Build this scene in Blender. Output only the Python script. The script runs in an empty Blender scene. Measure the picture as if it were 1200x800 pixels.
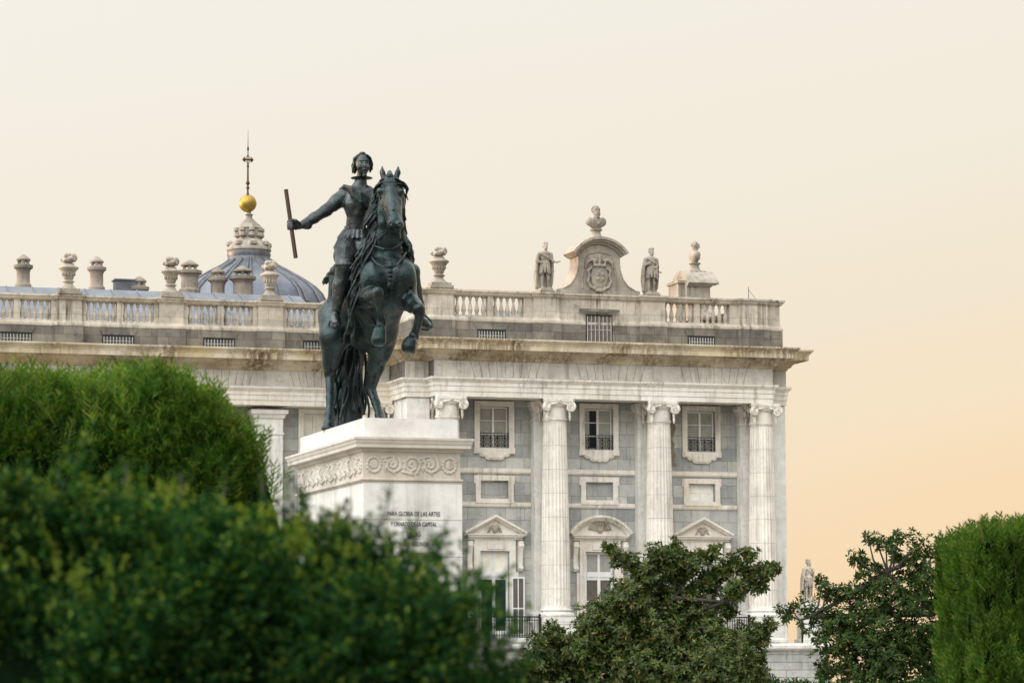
import bpy, math, random
import numpy as np
from mathutils import Vector, Matrix

random.seed(7)
RNG = np.random.default_rng(7)
scene = bpy.context.scene
COL = scene.collection

# ------------------------------------------------------------------ camera
FPX, PHI, PITCH, ROLL = 3700.0, math.radians(17.5), math.atan(400 / 3700.0), 0.004
CAMPOS = np.array([0, 0, 1.7])
FH = np.array([math.sin(PHI), math.cos(PHI), 0.0])
RT = np.array([math.cos(PHI), -math.sin(PHI), 0.0])
FW = FH * math.cos(PITCH) + np.array([0, 0, math.sin(PITCH)])
UPV = np.cross(RT, FW)
R2 = RT * math.cos(ROLL) - UPV * math.sin(ROLL)
U2 = UPV * math.cos(ROLL) + RT * math.sin(ROLL)

cam_data = bpy.data.cameras.new("camera")
cam_data.sensor_width = 36.0
cam_data.lens = FPX / 1200 * 36
cam_data.clip_start = 0.5
cam_data.clip_end = 20000
cam_data.dof.use_dof = True
cam_data.dof.focus_distance = 95.0
cam_data.dof.aperture_fstop = 6.0
cam = bpy.data.objects.new("camera", cam_data)
COL.objects.link(cam)
M = Matrix.Identity(4)
for i in range(3):
    M[i][0], M[i][1], M[i][2], M[i][3] = R2[i], U2[i], -FW[i], CAMPOS[i]
cam.matrix_world = M
scene.camera = cam

# ------------------------------------------------------------------ sky, sun, exposure
SUN_DIR = Vector((-0.80, 0.58, 0.064)).normalized()      # from the scene towards the sun
world = bpy.data.worlds.new("World")
scene.world = world
world.use_nodes = True
nt = world.node_tree
nt.nodes.clear()
def wn(t, **k):
    n = nt.nodes.new(t)
    for a, b in k.items():
        setattr(n, a, b)
    return n
w_out = wn('ShaderNodeOutputWorld')
w_bg1 = wn('ShaderNodeBackground')
w_bg2 = wn('ShaderNodeBackground')
w_add = wn('ShaderNodeAddShader')
w_sky = wn('ShaderNodeTexSky')
w_sky.sky_type = 'NISHITA'
w_sky.sun_disc = False
w_sky.sun_elevation = math.asin(SUN_DIR.z)
w_sky.sun_rotation = math.atan2(SUN_DIR.x, SUN_DIR.y)
w_sky.air_density = 1.5
w_sky.dust_density = 4.0
nt.links.new(w_sky.outputs[0], w_bg1.inputs[0])
w_bg1.inputs[1].default_value = 0.03
# evening haze: a glow that warms towards the horizon, cooler and brighter overhead and behind
w_tc = wn('ShaderNodeTexCoord')
w_sep = wn('ShaderNodeSeparateXYZ')
nt.links.new(w_tc.outputs['Generated'], w_sep.inputs[0])
w_ramp = wn('ShaderNodeValToRGB')
# faint uneven evening haze: the height that picks the colour drifts a little from place to place
w_nz = wn('ShaderNodeTexNoise')
w_nz.inputs['Scale'].default_value = 3.0
w_nz.inputs['Detail'].default_value = 5
w_mp = wn('ShaderNodeMapping')
w_mp.inputs['Scale'].default_value = (1, 1, 5)
nt.links.new(w_tc.outputs['Generated'], w_mp.inputs[0])
nt.links.new(w_mp.outputs[0], w_nz.inputs['Vector'])
w_ma = wn('ShaderNodeMath', operation='MULTIPLY_ADD')
nt.links.new(w_nz.outputs['Fac'], w_ma.inputs[0])
w_ma.inputs[1].default_value = 0.035
nt.links.new(w_sep.outputs['Z'], w_ma.inputs[2])
w_mb = wn('ShaderNodeMath', operation='SUBTRACT')
nt.links.new(w_ma.outputs[0], w_mb.inputs[0])
w_mb.inputs[1].default_value = 0.0175
# the glow stands higher towards the right of the view
w_dr = wn('ShaderNodeVectorMath', operation='DOT_PRODUCT')
nt.links.new(w_tc.outputs['Generated'], w_dr.inputs[0])
w_dr.inputs[1].default_value = tuple(RT)
w_mc = wn('ShaderNodeMath', operation='MULTIPLY_ADD')
nt.links.new(w_dr.outputs['Value'], w_mc.inputs[0])
w_mc.inputs[1].default_value = -0.21
nt.links.new(w_mb.outputs[0], w_mc.inputs[2])
nt.links.new(w_mc.outputs[0], w_ramp.inputs[0])
cr = w_ramp.color_ramp
cr.interpolation = 'EASE'
SKY_STOPS = [(0.0, (0.985, 0.72, 0.44)), (0.03, (0.97, 0.755, 0.50)), (0.06, (0.94, 0.79, 0.59)), (0.10, (0.905, 0.81, 0.66)), (0.15, (0.905, 0.845, 0.735)),
             (0.22, (0.91, 0.872, 0.795)), (0.5, (1.25, 1.25, 1.22)), (1.0, (2.4, 2.45, 2.5))]
while len(cr.elements) < len(SKY_STOPS):
    cr.elements.new(0.5)
for e, (p, c) in zip(cr.elements, SKY_STOPS):
    e.position = p
    e.color = (*c, 1)
w_dot = wn('ShaderNodeVectorMath', operation='DOT_PRODUCT')
nt.links.new(w_tc.outputs['Generated'], w_dot.inputs[0])
w_dot.inputs[1].default_value = tuple(FH)
w_mr = wn('ShaderNodeMapRange')
w_mr.interpolation_type = 'SMOOTHSTEP'
w_mr.inputs['From Min'].default_value = 0.7
w_mr.inputs['From Max'].default_value = -0.4
nt.links.new(w_dot.outputs['Value'], w_mr.inputs['Value'])
w_mix = wn('ShaderNodeMix', data_type='RGBA')
nt.links.new(w_mr.outputs[0], w_mix.inputs[0])
nt.links.new(w_ramp.outputs[0], w_mix.inputs[6])
# away from the sunset: dim above the opposite roofs, raised higher up as added light for the facade
w_ramp2 = wn('ShaderNodeValToRGB')
nt.links.new(w_sep.outputs['Z'], w_ramp2.inputs[0])
cr2 = w_ramp2.color_ramp
EAST = [(0.0, (0.34, 0.34, 0.33)), (0.16, (0.55, 0.55, 0.55)), (0.33, (2.5, 2.5, 2.46)), (0.65, (3.5, 3.52, 3.52)), (1.0, (2.6, 2.65, 2.7))]
while len(cr2.elements) < len(EAST):
    cr2.elements.new(0.5)
for e, (p, c) in zip(cr2.elements, EAST):
    e.position = p
    e.color = (*c, 1)
# added light weighted to the left to model the columns, weaker towards the right
w_dl = wn('ShaderNodeVectorMath', operation='DOT_PRODUCT')
nt.links.new(w_tc.outputs['Generated'], w_dl.inputs[0])
w_dl.inputs[1].default_value = tuple(-RT)
w_ml = wn('ShaderNodeMapRange')
w_ml.inputs['From Min'].default_value = -0.9
w_ml.inputs['From Max'].default_value = 0.9
w_ml.inputs['To Min'].default_value = 0.30
w_ml.inputs['To Max'].default_value = 1.85
nt.links.new(w_dl.outputs['Value'], w_ml.inputs['Value'])
w_sc = wn('ShaderNodeVectorMath', operation='SCALE')
nt.links.new(w_ramp2.outputs[0], w_sc.inputs[0])
nt.links.new(w_ml.outputs[0], w_sc.inputs['Scale'])
nt.links.new(w_sc.outputs[0], w_mix.inputs[7])
nt.links.new(w_mix.outputs[2], w_bg2.inputs[0])
w_bg2.inputs[1].default_value = 0.95
nt.links.new(w_bg1.outputs[0], w_add.inputs[0])
nt.links.new(w_bg2.outputs[0], w_add.inputs[1])
nt.links.new(w_add.outputs[0], w_out.inputs[0])

sun_data = bpy.data.lights.new("sun", 'SUN')
sun_data.energy = 4.2
sun_data.angle = math.radians(0.6)
sun_data.color = (1.0, 0.62, 0.34)
sun = bpy.data.objects.new("sun", sun_data)
sun.rotation_euler = SUN_DIR.to_track_quat('Z', 'Y').to_euler()
sun.location = (-100, 150, 80)
COL.objects.link(sun)

vs = scene.view_settings
vs.view_transform = 'Standard'
vs.look = 'None'
vs.exposure = 0.0
vs.gamma = 1.0
vs.use_curve_mapping = False
scene.render.engine = 'CYCLES'
scene.cycles.use_denoising = True
scene.cycles.max_bounces = 6
scene.cycles.sample_clamp_indirect = 6

# ------------------------------------------------------------------ helpers
def ray(px, py):
    return FW + R2 * ((px - 600) / FPX) + U2 * ((400 - py) / FPX)
def at(px, py, D):
    """a point D metres ahead of the viewpoint that lies on the sight line of photo pixel (px, py)"""
    d = ray(px, py)
    return CAMPOS + d * (D / (d @ FH))

WL = {}                                                  # world location of every thing's origin
def wloc(o):
    return WL.get(o.name, Vector((0, 0, 0)))

def link(o, parent=None, at_=None):
    COL.objects.link(o)
    loc = Vector(at_) if at_ is not None else Vector((0, 0, 0))
    if parent is not None:
        o.parent = parent
        o.location = loc - wloc(parent)
    else:
        o.location = loc
    WL[o.name] = loc
    return o

def tag(o, label=None, cat=None, group=None, kind=None):
    if label: o['label'] = label
    if cat: o['category'] = cat
    if group: o['group'] = group
    if kind: o['kind'] = kind
    return o

def thing(name, label, cat, loc, group=None, rotz=0):
    o = bpy.data.objects.new(name, None)
    o.empty_display_size = 0.3
    link(o, None, loc)
    o.rotation_euler = (0, 0, rotz)
    return tag(o, label, cat, group)

def copy_tree(o, parent=None):
    c = o.copy()
    COL.objects.link(c)
    if parent is not None:
        c.parent = parent
    WL[c.name] = wloc(o)
    for ch in list(o.children):
        copy_tree(ch, c)
    return c

def np_mesh(name, V, Fq, mat=None, smooth=False, Ft=None):
    """mesh from numpy arrays: quads Fq (n,4) and / or triangles Ft (n,3)"""
    me = bpy.data.meshes.new(name)
    V = np.asarray(V, np.float32)
    me.vertices.add(len(V))
    me.vertices.foreach_set('co', V.ravel())
    parts, tot, start = [], [], 0
    for f in (Fq, Ft):
        if f is not None and len(f):
            f = np.asarray(f, np.int32)
            parts.append(f.ravel())
            tot.append(np.full(len(f), f.shape[1], np.int32))
    idx = np.concatenate(parts); tot = np.concatenate(tot)
    st = np.concatenate([[0], np.cumsum(tot)[:-1]]).astype(np.int32)
    me.loops.add(len(idx)); me.loops.foreach_set('vertex_index', idx)
    me.polygons.add(len(tot))
    me.polygons.foreach_set('loop_start', st)
    me.polygons.foreach_set('loop_total', tot)
    if smooth:
        me.polygons.foreach_set('use_smooth', np.ones(len(tot), bool))
    me.update(calc_edges=True)
    me.validate()
    if mat: me.materials.append(mat)
    return me

class MB:
    """collects boxes, prisms, lathes, tubes and mouldings; build() links them as one mesh object"""
    def __init__(s):
        s.v, s.f, s.sm = [], [], []
    def add(s, vs, fs, smooth=False):
        n = len(s.v)
        s.v += [tuple(map(float, p)) for p in vs]
        s.f += [tuple(i + n for i in f) for f in fs]
        s.sm += [smooth] * len(fs)
        return s
    def box(s, x0, x1, y0, y1, z0, z1):
        v = [(x, y, z) for z in (z0, z1) for y in (y0, y1) for x in (x0, x1)]
        return s.add(v, [(0, 2, 3, 1), (4, 5, 7, 6), (0, 1, 5, 4), (2, 6, 7, 3), (0, 4, 6, 2), (1, 3, 7, 5)])
    def prism(s, pts, y0, y1):
        """outline in XZ (counter-clockwise seen from -Y) pushed from y0 back to y1"""
        n = len(pts)
        v = [(x, y0, z) for x, z in pts] + [(x, y1, z) for x, z in pts]
        f = [tuple(range(n)), tuple(range(2 * n - 1, n - 1, -1))]
        f += [(i, i + n, (i + 1) % n + n, (i + 1) % n) for i in range(n)]
        return s.add(v, f)
    def slab(s, pts, z0, z1):
        n = len(pts)
        v = [(x, y, z0) for x, y in pts] + [(x, y, z1) for x, y in pts]
        f = [tuple(range(n - 1, -1, -1)), tuple(range(n, 2 * n))]
        f += [(i, (i + 1) % n, (i + 1) % n + n, i + n) for i in range(n)]
        return s.add(v, f)
    def lathe(s, prof, c=(0, 0, 0), seg=24, smooth=True, flat=False, ang0=0.0):
        v, f, m = [], [], len(prof)
        for i in range(seg):
            a = 2 * math.pi * i / seg + ang0
            for r, z in prof:
                v.append((c[0] + r * math.cos(a), c[1] + r * math.sin(a), c[2] + z))
        for i in range(seg):
            j = (i + 1) % seg
            for k in range(m - 1):
                f.append((i * m + k, j * m + k, j * m + k + 1, i * m + k + 1))
        f.append(tuple(i * m + m - 1 for i in range(seg)))
        f.append(tuple(i * m for i in range(seg - 1, -1, -1)))
        return s.add(v, f, smooth)
    def tube(s, pts, r, seg=6, caps=True, smooth=True):
        pts = [Vector(p) for p in pts]
        n = len(pts)
        rs = r if isinstance(r, (list, tuple)) else [r] * n
        up0 = Vector((0, 0, 1))
        v, f = [], []
        prev = None
        for i, p in enumerate(pts):
            t = (pts[min(i + 1, n - 1)] - pts[max(i - 1, 0)])
            t = t.normalized() if t.length > 1e-9 else Vector((0, 0, 1))
            if prev is None:
                a = t.cross(up0)
                if a.length < 1e-3: a = t.cross(Vector((1, 0, 0)))
            else:
                a = prev - t * prev.dot(t)
            a.normalize(); prev = a
            b = t.cross(a)
            for k in range(seg):
                q = 2 * math.pi * k / seg
                v.append(p + (a * math.cos(q) + b * math.sin(q)) * rs[i])
        for i in range(n - 1):
            for k in range(seg):
                l = (k + 1) % seg
                f.append((i * seg + k, i * seg + l, (i + 1) * seg + l, (i + 1) * seg + k))
        if caps:
            f.append(tuple(range(seg - 1, -1, -1)))
            f.append(tuple((n - 1) * seg + k for k in range(seg)))
        return s.add(v, f, smooth)
    def mould(s, path, prof, closed=False, caps=True):
        """profile [(out, z)] swept along the plan path; out points to the right of travel; mitred corners"""
        n, m = len(path), len(prof)
        P = [Vector((p[0], p[1])) for p in path]
        v = []
        for i in range(n):
            d0 = (P[i] - P[i - 1]) if (i > 0 or closed) else None
            d1 = (P[(i + 1) % n] - P[i]) if (i < n - 1 or closed) else None
            ns = []
            for d in (d0, d1):
                if d is not None:
                    d = d.normalized(); ns.append(Vector((d.y, -d.x)))
            if len(ns) == 2:
                b = ns[0] + ns[1]
                b = b / max(1e-6, (1 + ns[0].dot(ns[1])))
            else:
                b = ns[0]
            for o, z in prof:
                v.append((P[i].x + b.x * o, P[i].y + b.y * o, z))
        f = []
        for i in range(n if closed else n - 1):
            j = (i + 1) % n
            for k in range(m - 1):
                f.append((i * m + k, j * m + k, j * m + k + 1, i * m + k + 1))
        if caps and not closed:
            f.append(tuple(range(m)))
            f.append(tuple((n - 1) * m + k for k in range(m - 1, -1, -1)))
        return s.add(v, f)
    def wall(s, x0, x1, z0, z1, y, holes, depth=0.35):
        """front wall sheet facing -Y with real rectangular openings and their reveals"""
        xs = sorted({x0, x1} | {h[0] for h in holes} | {h[1] for h in holes})
        zs = sorted({z0, z1} | {h[2] for h in holes} | {h[3] for h in holes})
        for a, b in zip(xs, xs[1:]):
            for c, d in zip(zs, zs[1:]):
                mx, mz = (a + b) / 2, (c + d) / 2
                if any(h[0] < mx < h[1] and h[2] < mz < h[3] for h in holes): continue
                s.add([(a, y, c), (b, y, c), (b, y, d), (a, y, d)], [(0, 1, 2, 3)])
        for h in holes:
            a, b, c, d = h
            s.add([(a, y, c), (b, y, c), (b, y, d), (a, y, d), (a, y + depth, c), (b, y + depth, c), (b, y + depth, d), (a, y + depth, d)],
                  [(0, 4, 5, 1), (1, 5, 6, 2), (2, 6, 7, 3), (3, 7, 4, 0)])
        return s
    def mesh(s, name, mat):
        me = bpy.data.meshes.new(name)
        me.from_pydata(s.v, [], s.f)
        me.polygons.foreach_set('use_smooth', s.sm)
        me.update()
        if any(s.sm): me.set_sharp_from_angle(angle=math.radians(38))
        if mat: me.materials.append(mat)
        return me
    def build(s, name, mat, parent=None, loc=None):
        """vertices are in world metres unless loc is given (then relative to loc)"""
        return link(bpy.data.objects.new(name, s.mesh(name, mat)), parent, loc)

def put(name, me, parent=None, loc=None):
    return link(bpy.data.objects.new(name, me), parent, loc)

# ------------------------------------------------------------------ blended solids (for sculpture)
class Blend:
    """smoothly blended round cones / ellipsoids, meshed with surface nets into ONE continuous surface"""
    def __init__(s, vox):
        s.h, s.p = vox, []
    def cone(s, a, b, ra, rb=None, k=0.05, neg=False):
        s.p.append(('c', np.array(a, float), np.array(b, float), ra, rb if rb is not None else ra, k, neg)); return s
    def chain(s, pts, rs, k=0.05):
        for i in range(len(pts) - 1):
            s.cone(pts[i], pts[i + 1], rs[i], rs[i + 1], k)
        return s
    def ell(s, c, r, k=0.05, rot=None, neg=False):
        s.p.append(('e', np.array(c, float), np.array(r, float), rot, None, k, neg)); return s
    def bx(s, c, r, k=0.03, rot=None, neg=False):
        s.p.append(('b', np.array(c, float), np.array(r, float), rot, None, k, neg)); return s
    def _bb(s, p):
        if p[0] == 'c':
            r = max(p[3], p[4]); return np.minimum(p[1], p[2]) - r, np.maximum(p[1], p[2]) + r
        r = p[2] if p[3] is None else np.full(3, np.linalg.norm(p[2]))
        return p[1] - r, p[1] + r
    def mesh(s, name, mat, noise=0.0, nscale=6.0):
        h = s.h
        bbs = [s._bb(p) for p in s.p if not p[6]]
        lo = np.min([b[0] for b in bbs], 0) - 4 * h
        hi = np.max([b[1] for b in bbs], 0) + 4 * h
        n = np.ceil((hi - lo) / h).astype(int) + 1
        D = np.full(n, 1.0, np.float32)
        ax = [lo[i] + h * np.arange(n[i]) for i in range(3)]
        for p in s.p:
            b0, b1 = s._bb(p)
            k = max(p[5], 1e-4)
            i0 = np.clip(np.floor((b0 - k - 3 * h - lo) / h).astype(int), 0, n)
            i1 = np.clip(np.ceil((b1 + k + 3 * h - lo) / h).astype(int) + 1, 0, n)
            if np.any(i1 <= i0): continue
            X = ax[0][i0[0]:i1[0], None, None]; Y = ax[1][None, i0[1]:i1[1], None]; Z = ax[2][None, None, i0[2]:i1[2]]
            if p[0] == 'c':
                a, b = p[1], p[2]; ba = b - a; L = max(ba @ ba, 1e-12)
                t = np.clip(((X - a[0]) * ba[0] + (Y - a[1]) * ba[1] + (Z - a[2]) * ba[2]) / L, 0, 1)
                d = np.sqrt((X - a[0] - t * ba[0]) ** 2 + (Y - a[1] - t * ba[1]) ** 2 + (Z - a[2] - t * ba[2]) ** 2) - (p[3] + (p[4] - p[3]) * t)
            else:
                x, y, z = X - p[1][0], Y - p[1][1], Z - p[1][2]
                if p[3] is not None:
                    R = np.array(p[3])
                    x, y, z = (R[0, 0] * x + R[1, 0] * y + R[2, 0] * z, R[0, 1] * x + R[1, 1] * y + R[2, 1] * z, R[0, 2] * x + R[1, 2] * y + R[2, 2] * z)
                r = p[2]
                if p[0] == 'e':
                    k0 = np.sqrt((x / r[0]) ** 2 + (y / r[1]) ** 2 + (z / r[2]) ** 2)
                    k1 = np.sqrt((x / r[0] ** 2) ** 2 + (y / r[1] ** 2) ** 2 + (z / r[2] ** 2) ** 2)
                    d = k0 * (k0 - 1) / np.maximum(k1, 1e-6)
                else:
                    qx, qy, qz = abs(x) - r[0], abs(y) - r[1], abs(z) - r[2]
                    d = np.sqrt(np.maximum(qx, 0) ** 2 + np.maximum(qy, 0) ** 2 + np.maximum(qz, 0) ** 2) + np.minimum(np.maximum(qx, np.maximum(qy, qz)), 0)
            sl = tuple(slice(i0[i], i1[i]) for i in range(3))
            A = D[sl]
            if p[6]:
                d = -d
                hh = np.maximum(k - abs(A - d), 0) / k
                D[sl] = np.maximum(A, d) + hh * hh * k * .25
            else:
                hh = np.maximum(k - abs(A - d), 0) / k
                D[sl] = np.minimum(A, d) - hh * hh * k * .25
        if noise:
            X = ax[0][:, None, None]; Y = ax[1][None, :, None]; Z = ax[2][None, None, :]
            q = nscale
            D = D + noise * (np.sin(q * X + 1.3 * np.sin(q * .7 * Z)) * np.sin(q * 1.1 * Y + 2) * np.sin(q * .9 * Z + .5) + .5 * np.sin(2.3 * q * X + 1) * np.sin(2.1 * q * Z + 2 * np.sin(q * Y)))
        # surface nets
        S = D < 0
        c = [S[i:n[0] - 1 + i, j:n[1] - 1 + j, l:n[2] - 1 + l] for i in (0, 1) for j in (0, 1) for l in (0, 1)]
        cnt = sum(x.astype(np.int8) for x in c)
        act = (cnt > 0) & (cnt < 8)
        I = np.argwhere(act)
        idx = np.full(act.shape, -1, np.int32); idx[act] = np.arange(len(I))
        acc = np.zeros((len(I), 3)); num = np.zeros(len(I))
        cor = [(i, j, l) for i in (0, 1) for j in (0, 1) for l in (0, 1)]
        val = {o: D[I[:, 0] + o[0], I[:, 1] + o[1], I[:, 2] + o[2]] for o in cor}
        for o in cor:
            for axs in range(3):
                if o[axs] == 0:
                    q = list(o); q[axs] = 1; q = tuple(q)
                    a, b = val[o], val[q]
                    m = (a < 0) != (b < 0)
                    t = np.where(m, a / np.where(m, a - b, 1), 0)
                    pt = np.repeat(np.array(o, float)[None], len(I), 0); pt[:, axs] += t
                    acc[m] += pt[m]; num[m] += 1
        V = lo + h * (I + acc / num[:, None])
        Fs = []
        for axs in range(3):
            u, w = (axs + 1) % 3, (axs + 2) % 3
            a = S.take(range(n[axs] - 1), axs); b = S.take(range(1, n[axs]), axs)
            E = np.argwhere(a != b)
            E = E[(E[:, u] > 0) & (E[:, w] > 0) & (E[:, u] < n[u] - 1) & (E[:, w] < n[w] - 1)]
            ins = S[E[:, 0], E[:, 1], E[:, 2]]
            def g(du, dw):
                Q = E.copy(); Q[:, u] -= du; Q[:, w] -= dw
                return idx[Q[:, 0], Q[:, 1], Q[:, 2]]
            q = np.stack([g(1, 1), g(0, 1), g(0, 0), g(1, 0)], 1)
            q[~ins] = q[~ins][:, ::-1]
            Fs.append(q)
        Fq = np.concatenate(Fs)
        Fq = Fq[(Fq >= 0).all(1)]
        return np_mesh(name, V, Fq, mat, smooth=True)
    def build(s, name, mat, parent=None, loc=None, **k):
        return put(name, s.mesh(name, mat, **k), parent, loc)

# ------------------------------------------------------------------ materials
class Mat:
    def __init__(s, name, rough=0.8, metal=0.0, spec=0.3):
        s.m = bpy.data.materials.new(name); s.m.use_nodes = True
        s.t = s.m.node_tree; s.b = s.t.nodes['Principled BSDF']
        s.b.inputs['Roughness'].default_value = rough
        s.b.inputs['Metallic'].default_value = metal
        s.b.inputs['Specular IOR Level'].default_value = spec
        g = s.n('ShaderNodeNewGeometry'); s.pos = g.outputs['Position']; s.geo = g
    def n(s, t, **k):
        x = s.t.nodes.new(t)
        for a, b in k.items(): setattr(x, a, b)
        return x
    def l(s, a, b): s.t.links.new(a, b)
    def scaled(s, sx, sy, sz):
        v = s.n('ShaderNodeVectorMath', operation='MULTIPLY'); s.l(s.pos, v.inputs[0]); v.inputs[1].default_value = (sx, sy, sz)
        return v.outputs[0]
    def noise(s, scale=1.0, detail=6, rough=0.6, vec=None, dist=0.0):
        x = s.n('ShaderNodeTexNoise'); x.inputs['Scale'].default_value = scale; x.inputs['Detail'].default_value = detail
        x.inputs['Roughness'].default_value = rough; x.inputs['Distortion'].default_value = dist
        s.l(vec if vec is not None else s.pos, x.inputs['Vector']); return x.outputs['Fac']
    def ramp(s, fac, stops, interp='LINEAR'):
        r = s.n('ShaderNodeValToRGB'); r.color_ramp.interpolation = interp
        while len(r.color_ramp.elements) < len(stops): r.color_ramp.elements.new(0.5)
        for e, (p, c) in zip(r.color_ramp.elements, stops):
            e.position = p; e.color = (*c, 1) if len(c) == 3 else c
        s.l(fac, r.inputs[0]); return r.outputs[0]
    def mix(s, a, b, fac, mode='MIX'):
        x = s.n('ShaderNodeMix', data_type='RGBA', blend_type=mode)
        for sock, v in ((x.inputs[6], a), (x.inputs[7], b), (x.inputs[0], fac)):
            if hasattr(v, 'is_output'): s.l(v, sock)
            elif isinstance(v, (int, float)): sock.default_value = v
            else: sock.default_value = (*v, 1)
        return x.outputs[2]
    def color(s, c):
        if hasattr(c, 'is_output'): s.l(c, s.b.inputs['Base Color'])
        else: s.b.inputs['Base Color'].default_value = (*c, 1)
    def bump(s, h, strength=0.3, dist=0.05):
        x = s.n('ShaderNodeBump'); x.inputs['Strength'].default_value = strength; x.inputs['Distance'].default_value = dist
        s.l(h, x.inputs['Height']); s.l(x.outputs[0], s.b.inputs['Normal'])

def g3(v): return (v, v, v)

def stone(name, base, dark, streak=0.35, blocks=None, bvar=0.2, slo=0.48, sfreq=2.8, warm=None, grime=0.5, rough=0.85, streak_col=(0.09, 0.075, 0.055)):
    """weathered stone: mottling, vertical rain streaks, optional ashlar joints with block to block variation"""
    m = Mat(name, rough)
    f1 = m.noise(0.55, 8, 0.65)
    c = m.ramp(f1, [(0.34, dark), (0.58, base)])
    c = m.mix(c, m.ramp(m.noise(2.7, 6, 0.7), [(0.3, g3(.82)), (0.6, g3(1.06))]), .7, 'MULTIPLY')
    if warm:
        c = m.mix(c, warm, m.ramp(m.noise(0.25, 4), [(0.45, g3(0)), (0.7, g3(0.8))]))
    hgt = m.noise(9, 5)
    if blocks:
        bw, bh, mort = blocks
        sx = m.n('ShaderNodeSeparateXYZ'); m.l(m.pos, sx.inputs[0])
        ad = m.n('ShaderNodeMath', operation='ADD'); m.l(sx.outputs[0], ad.inputs[0]); m.l(sx.outputs[1], ad.inputs[1])
        cb = m.n('ShaderNodeCombineXYZ'); m.l(ad.outputs[0], cb.inputs[0]); m.l(sx.outputs[2], cb.inputs[1])
        br = m.n('ShaderNodeTexBrick'); m.l(cb.outputs[0], br.inputs['Vector'])
        br.inputs['Color1'].default_value = (1 - bvar, 1 - bvar * .95, 1 - bvar * .9, 1); br.inputs['Color2'].default_value = (1 + bvar * .7, 1 + bvar * .6, 1 + bvar * .45, 1)
        br.inputs['Mortar'].default_value = (0.42, 0.40, 0.37, 1)
        br.inputs['Scale'].default_value = 1; br.inputs['Mortar Size'].default_value = mort
        br.inputs['Mortar Smooth'].default_value = 0.3
        br.inputs['Brick Width'].default_value = bw; br.inputs['Row Height'].default_value = bh
        c = m.mix(c, br.outputs['Color'], 0.85, 'MULTIPLY')
    # rain streaks: noise stretched downwards
    st = m.ramp(m.noise(1.0, 7, 0.7, m.scaled(sfreq, sfreq, 0.13)), [(slo, g3(0)), (slo + .16, g3(1))])
    pat = m.ramp(m.noise(0.35, 3), [(0.4, g3(0)), (0.65, g3(1))])
    sf = m.mix(st, pat, 1.0, 'MULTIPLY')
    sf2 = m.n('ShaderNodeMath', operation='MULTIPLY'); m.l(sf, sf2.inputs[0]); sf2.inputs[1].default_value = streak
    c = m.mix(c, streak_col, sf2.outputs[0])
    # grime blotches
    gr = m.ramp(m.noise(1.9, 8, 0.72, dist=0.6), [(0.56, g3(0)), (0.72, g3(grime))])
    c = m.mix(c, (dark[0] * .55, dark[1] * .52, dark[2] * .48), gr)
    m.color(c)
    m.bump(hgt, 0.35, 0.03)
    return m.m

STONE_W = stone('pale limestone', (0.74, 0.72, 0.67), (0.60, 0.58, 0.535), 0.5, grime=0.5)
STONE_T = stone('pale limestone trim', (0.80, 0.765, 0.70), (0.64, 0.60, 0.53), 0.55, warm=(0.70, 0.62, 0.50), grime=0.55)
STONE_C = stone('streaked cornice stone', (0.66, 0.585, 0.445), (0.42, 0.345, 0.235), 1.0, warm=(0.55, 0.42, 0.22), grime=0.9, streak_col=(0.11, 0.065, 0.025), slo=.39, sfreq=4.5)
STONE_G = stone('grey ashlar', (0.445, 0.45, 0.43), (0.335, 0.342, 0.33), 0.4, blocks=(1.3, 0.82, 0.018), bvar=.34, grime=0.5)
STONE_F = stone('frieze voussoir stone', (0.58, 0.55, 0.485), (0.42, 0.395, 0.35), 0.6, grime=0.7)
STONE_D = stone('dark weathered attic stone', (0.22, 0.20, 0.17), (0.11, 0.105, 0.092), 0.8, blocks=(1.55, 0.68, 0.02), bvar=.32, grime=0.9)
STONE_A = stone('attic limestone', (0.56, 0.505, 0.42), (0.38, 0.335, 0.27), 1.0, blocks=(1.9, 0.86, 0.014), bvar=.14, grime=0.85)
STONE_S = stone('weathered sculpture stone', (0.39, 0.345, 0.285), (0.22, 0.195, 0.16), 0.8, grime=0.9)
STONE_K = stone('sooty chimney stone', (0.30, 0.255, 0.205), (0.17, 0.145, 0.115), 0.8, grime=0.9)
STONE_B = stone('base granite', (0.50, 0.50, 0.47), (0.36, 0.365, 0.35), 0.5, blocks=(2.2, 0.5, 0.03), grime=0.5)
PLINTH = stone('pedestal white marble', (0.72, 0.70, 0.66), (0.60, 0.58, 0.54), 0.45, blocks=(60, .66, .008), bvar=.04, grime=0.3, rough=0.7)
PLINTH_C = stone('pedestal weathered cornice marble', (0.60, 0.565, 0.505), (0.42, 0.39, 0.34), 0.6, warm=(0.55, 0.47, 0.36), grime=0.6)

def bronze(name, c0=(0.007, 0.014, 0.015), c1=(0.052, 0.070, 0.072), green=(0.010, 0.050, 0.041), rough=0.24):
    m = Mat(name, rough, 0.8, 0.5)
    f = m.noise(2.6, 7, 0.65, dist=0.4)
    c = m.ramp(f, [(0.34, c0), (0.7, c1)])
    dr = m.ramp(m.noise(1.0, 6, 0.65, m.scaled(7, 7, 0.9)), [(0.5, g3(0)), (0.72, g3(0.8))])
    c = m.mix(c, green, dr)
    m.color(c)
    r = m.ramp(m.noise(5, 5), [(0.3, g3(rough - .12)), (0.7, g3(rough + .22))])
    m.l(r, m.b.inputs['Roughness'])
    m.bump(m.noise(11, 6, .65), 0.55, 0.03)
    return m.m
BRONZE = bronze('dark patinated bronze')
BRONZE_H = bronze('bronze of the hair and trappings', (0.010, 0.016, 0.016), (0.045, 0.056, 0.055), (0.010, 0.036, 0.032), 0.38)
BRONZE_R = bronze('brownish bronze of the rider', (0.022, 0.025, 0.026), (0.10, 0.11, 0.112), (0.022, 0.055, 0.05), 0.30)

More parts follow.
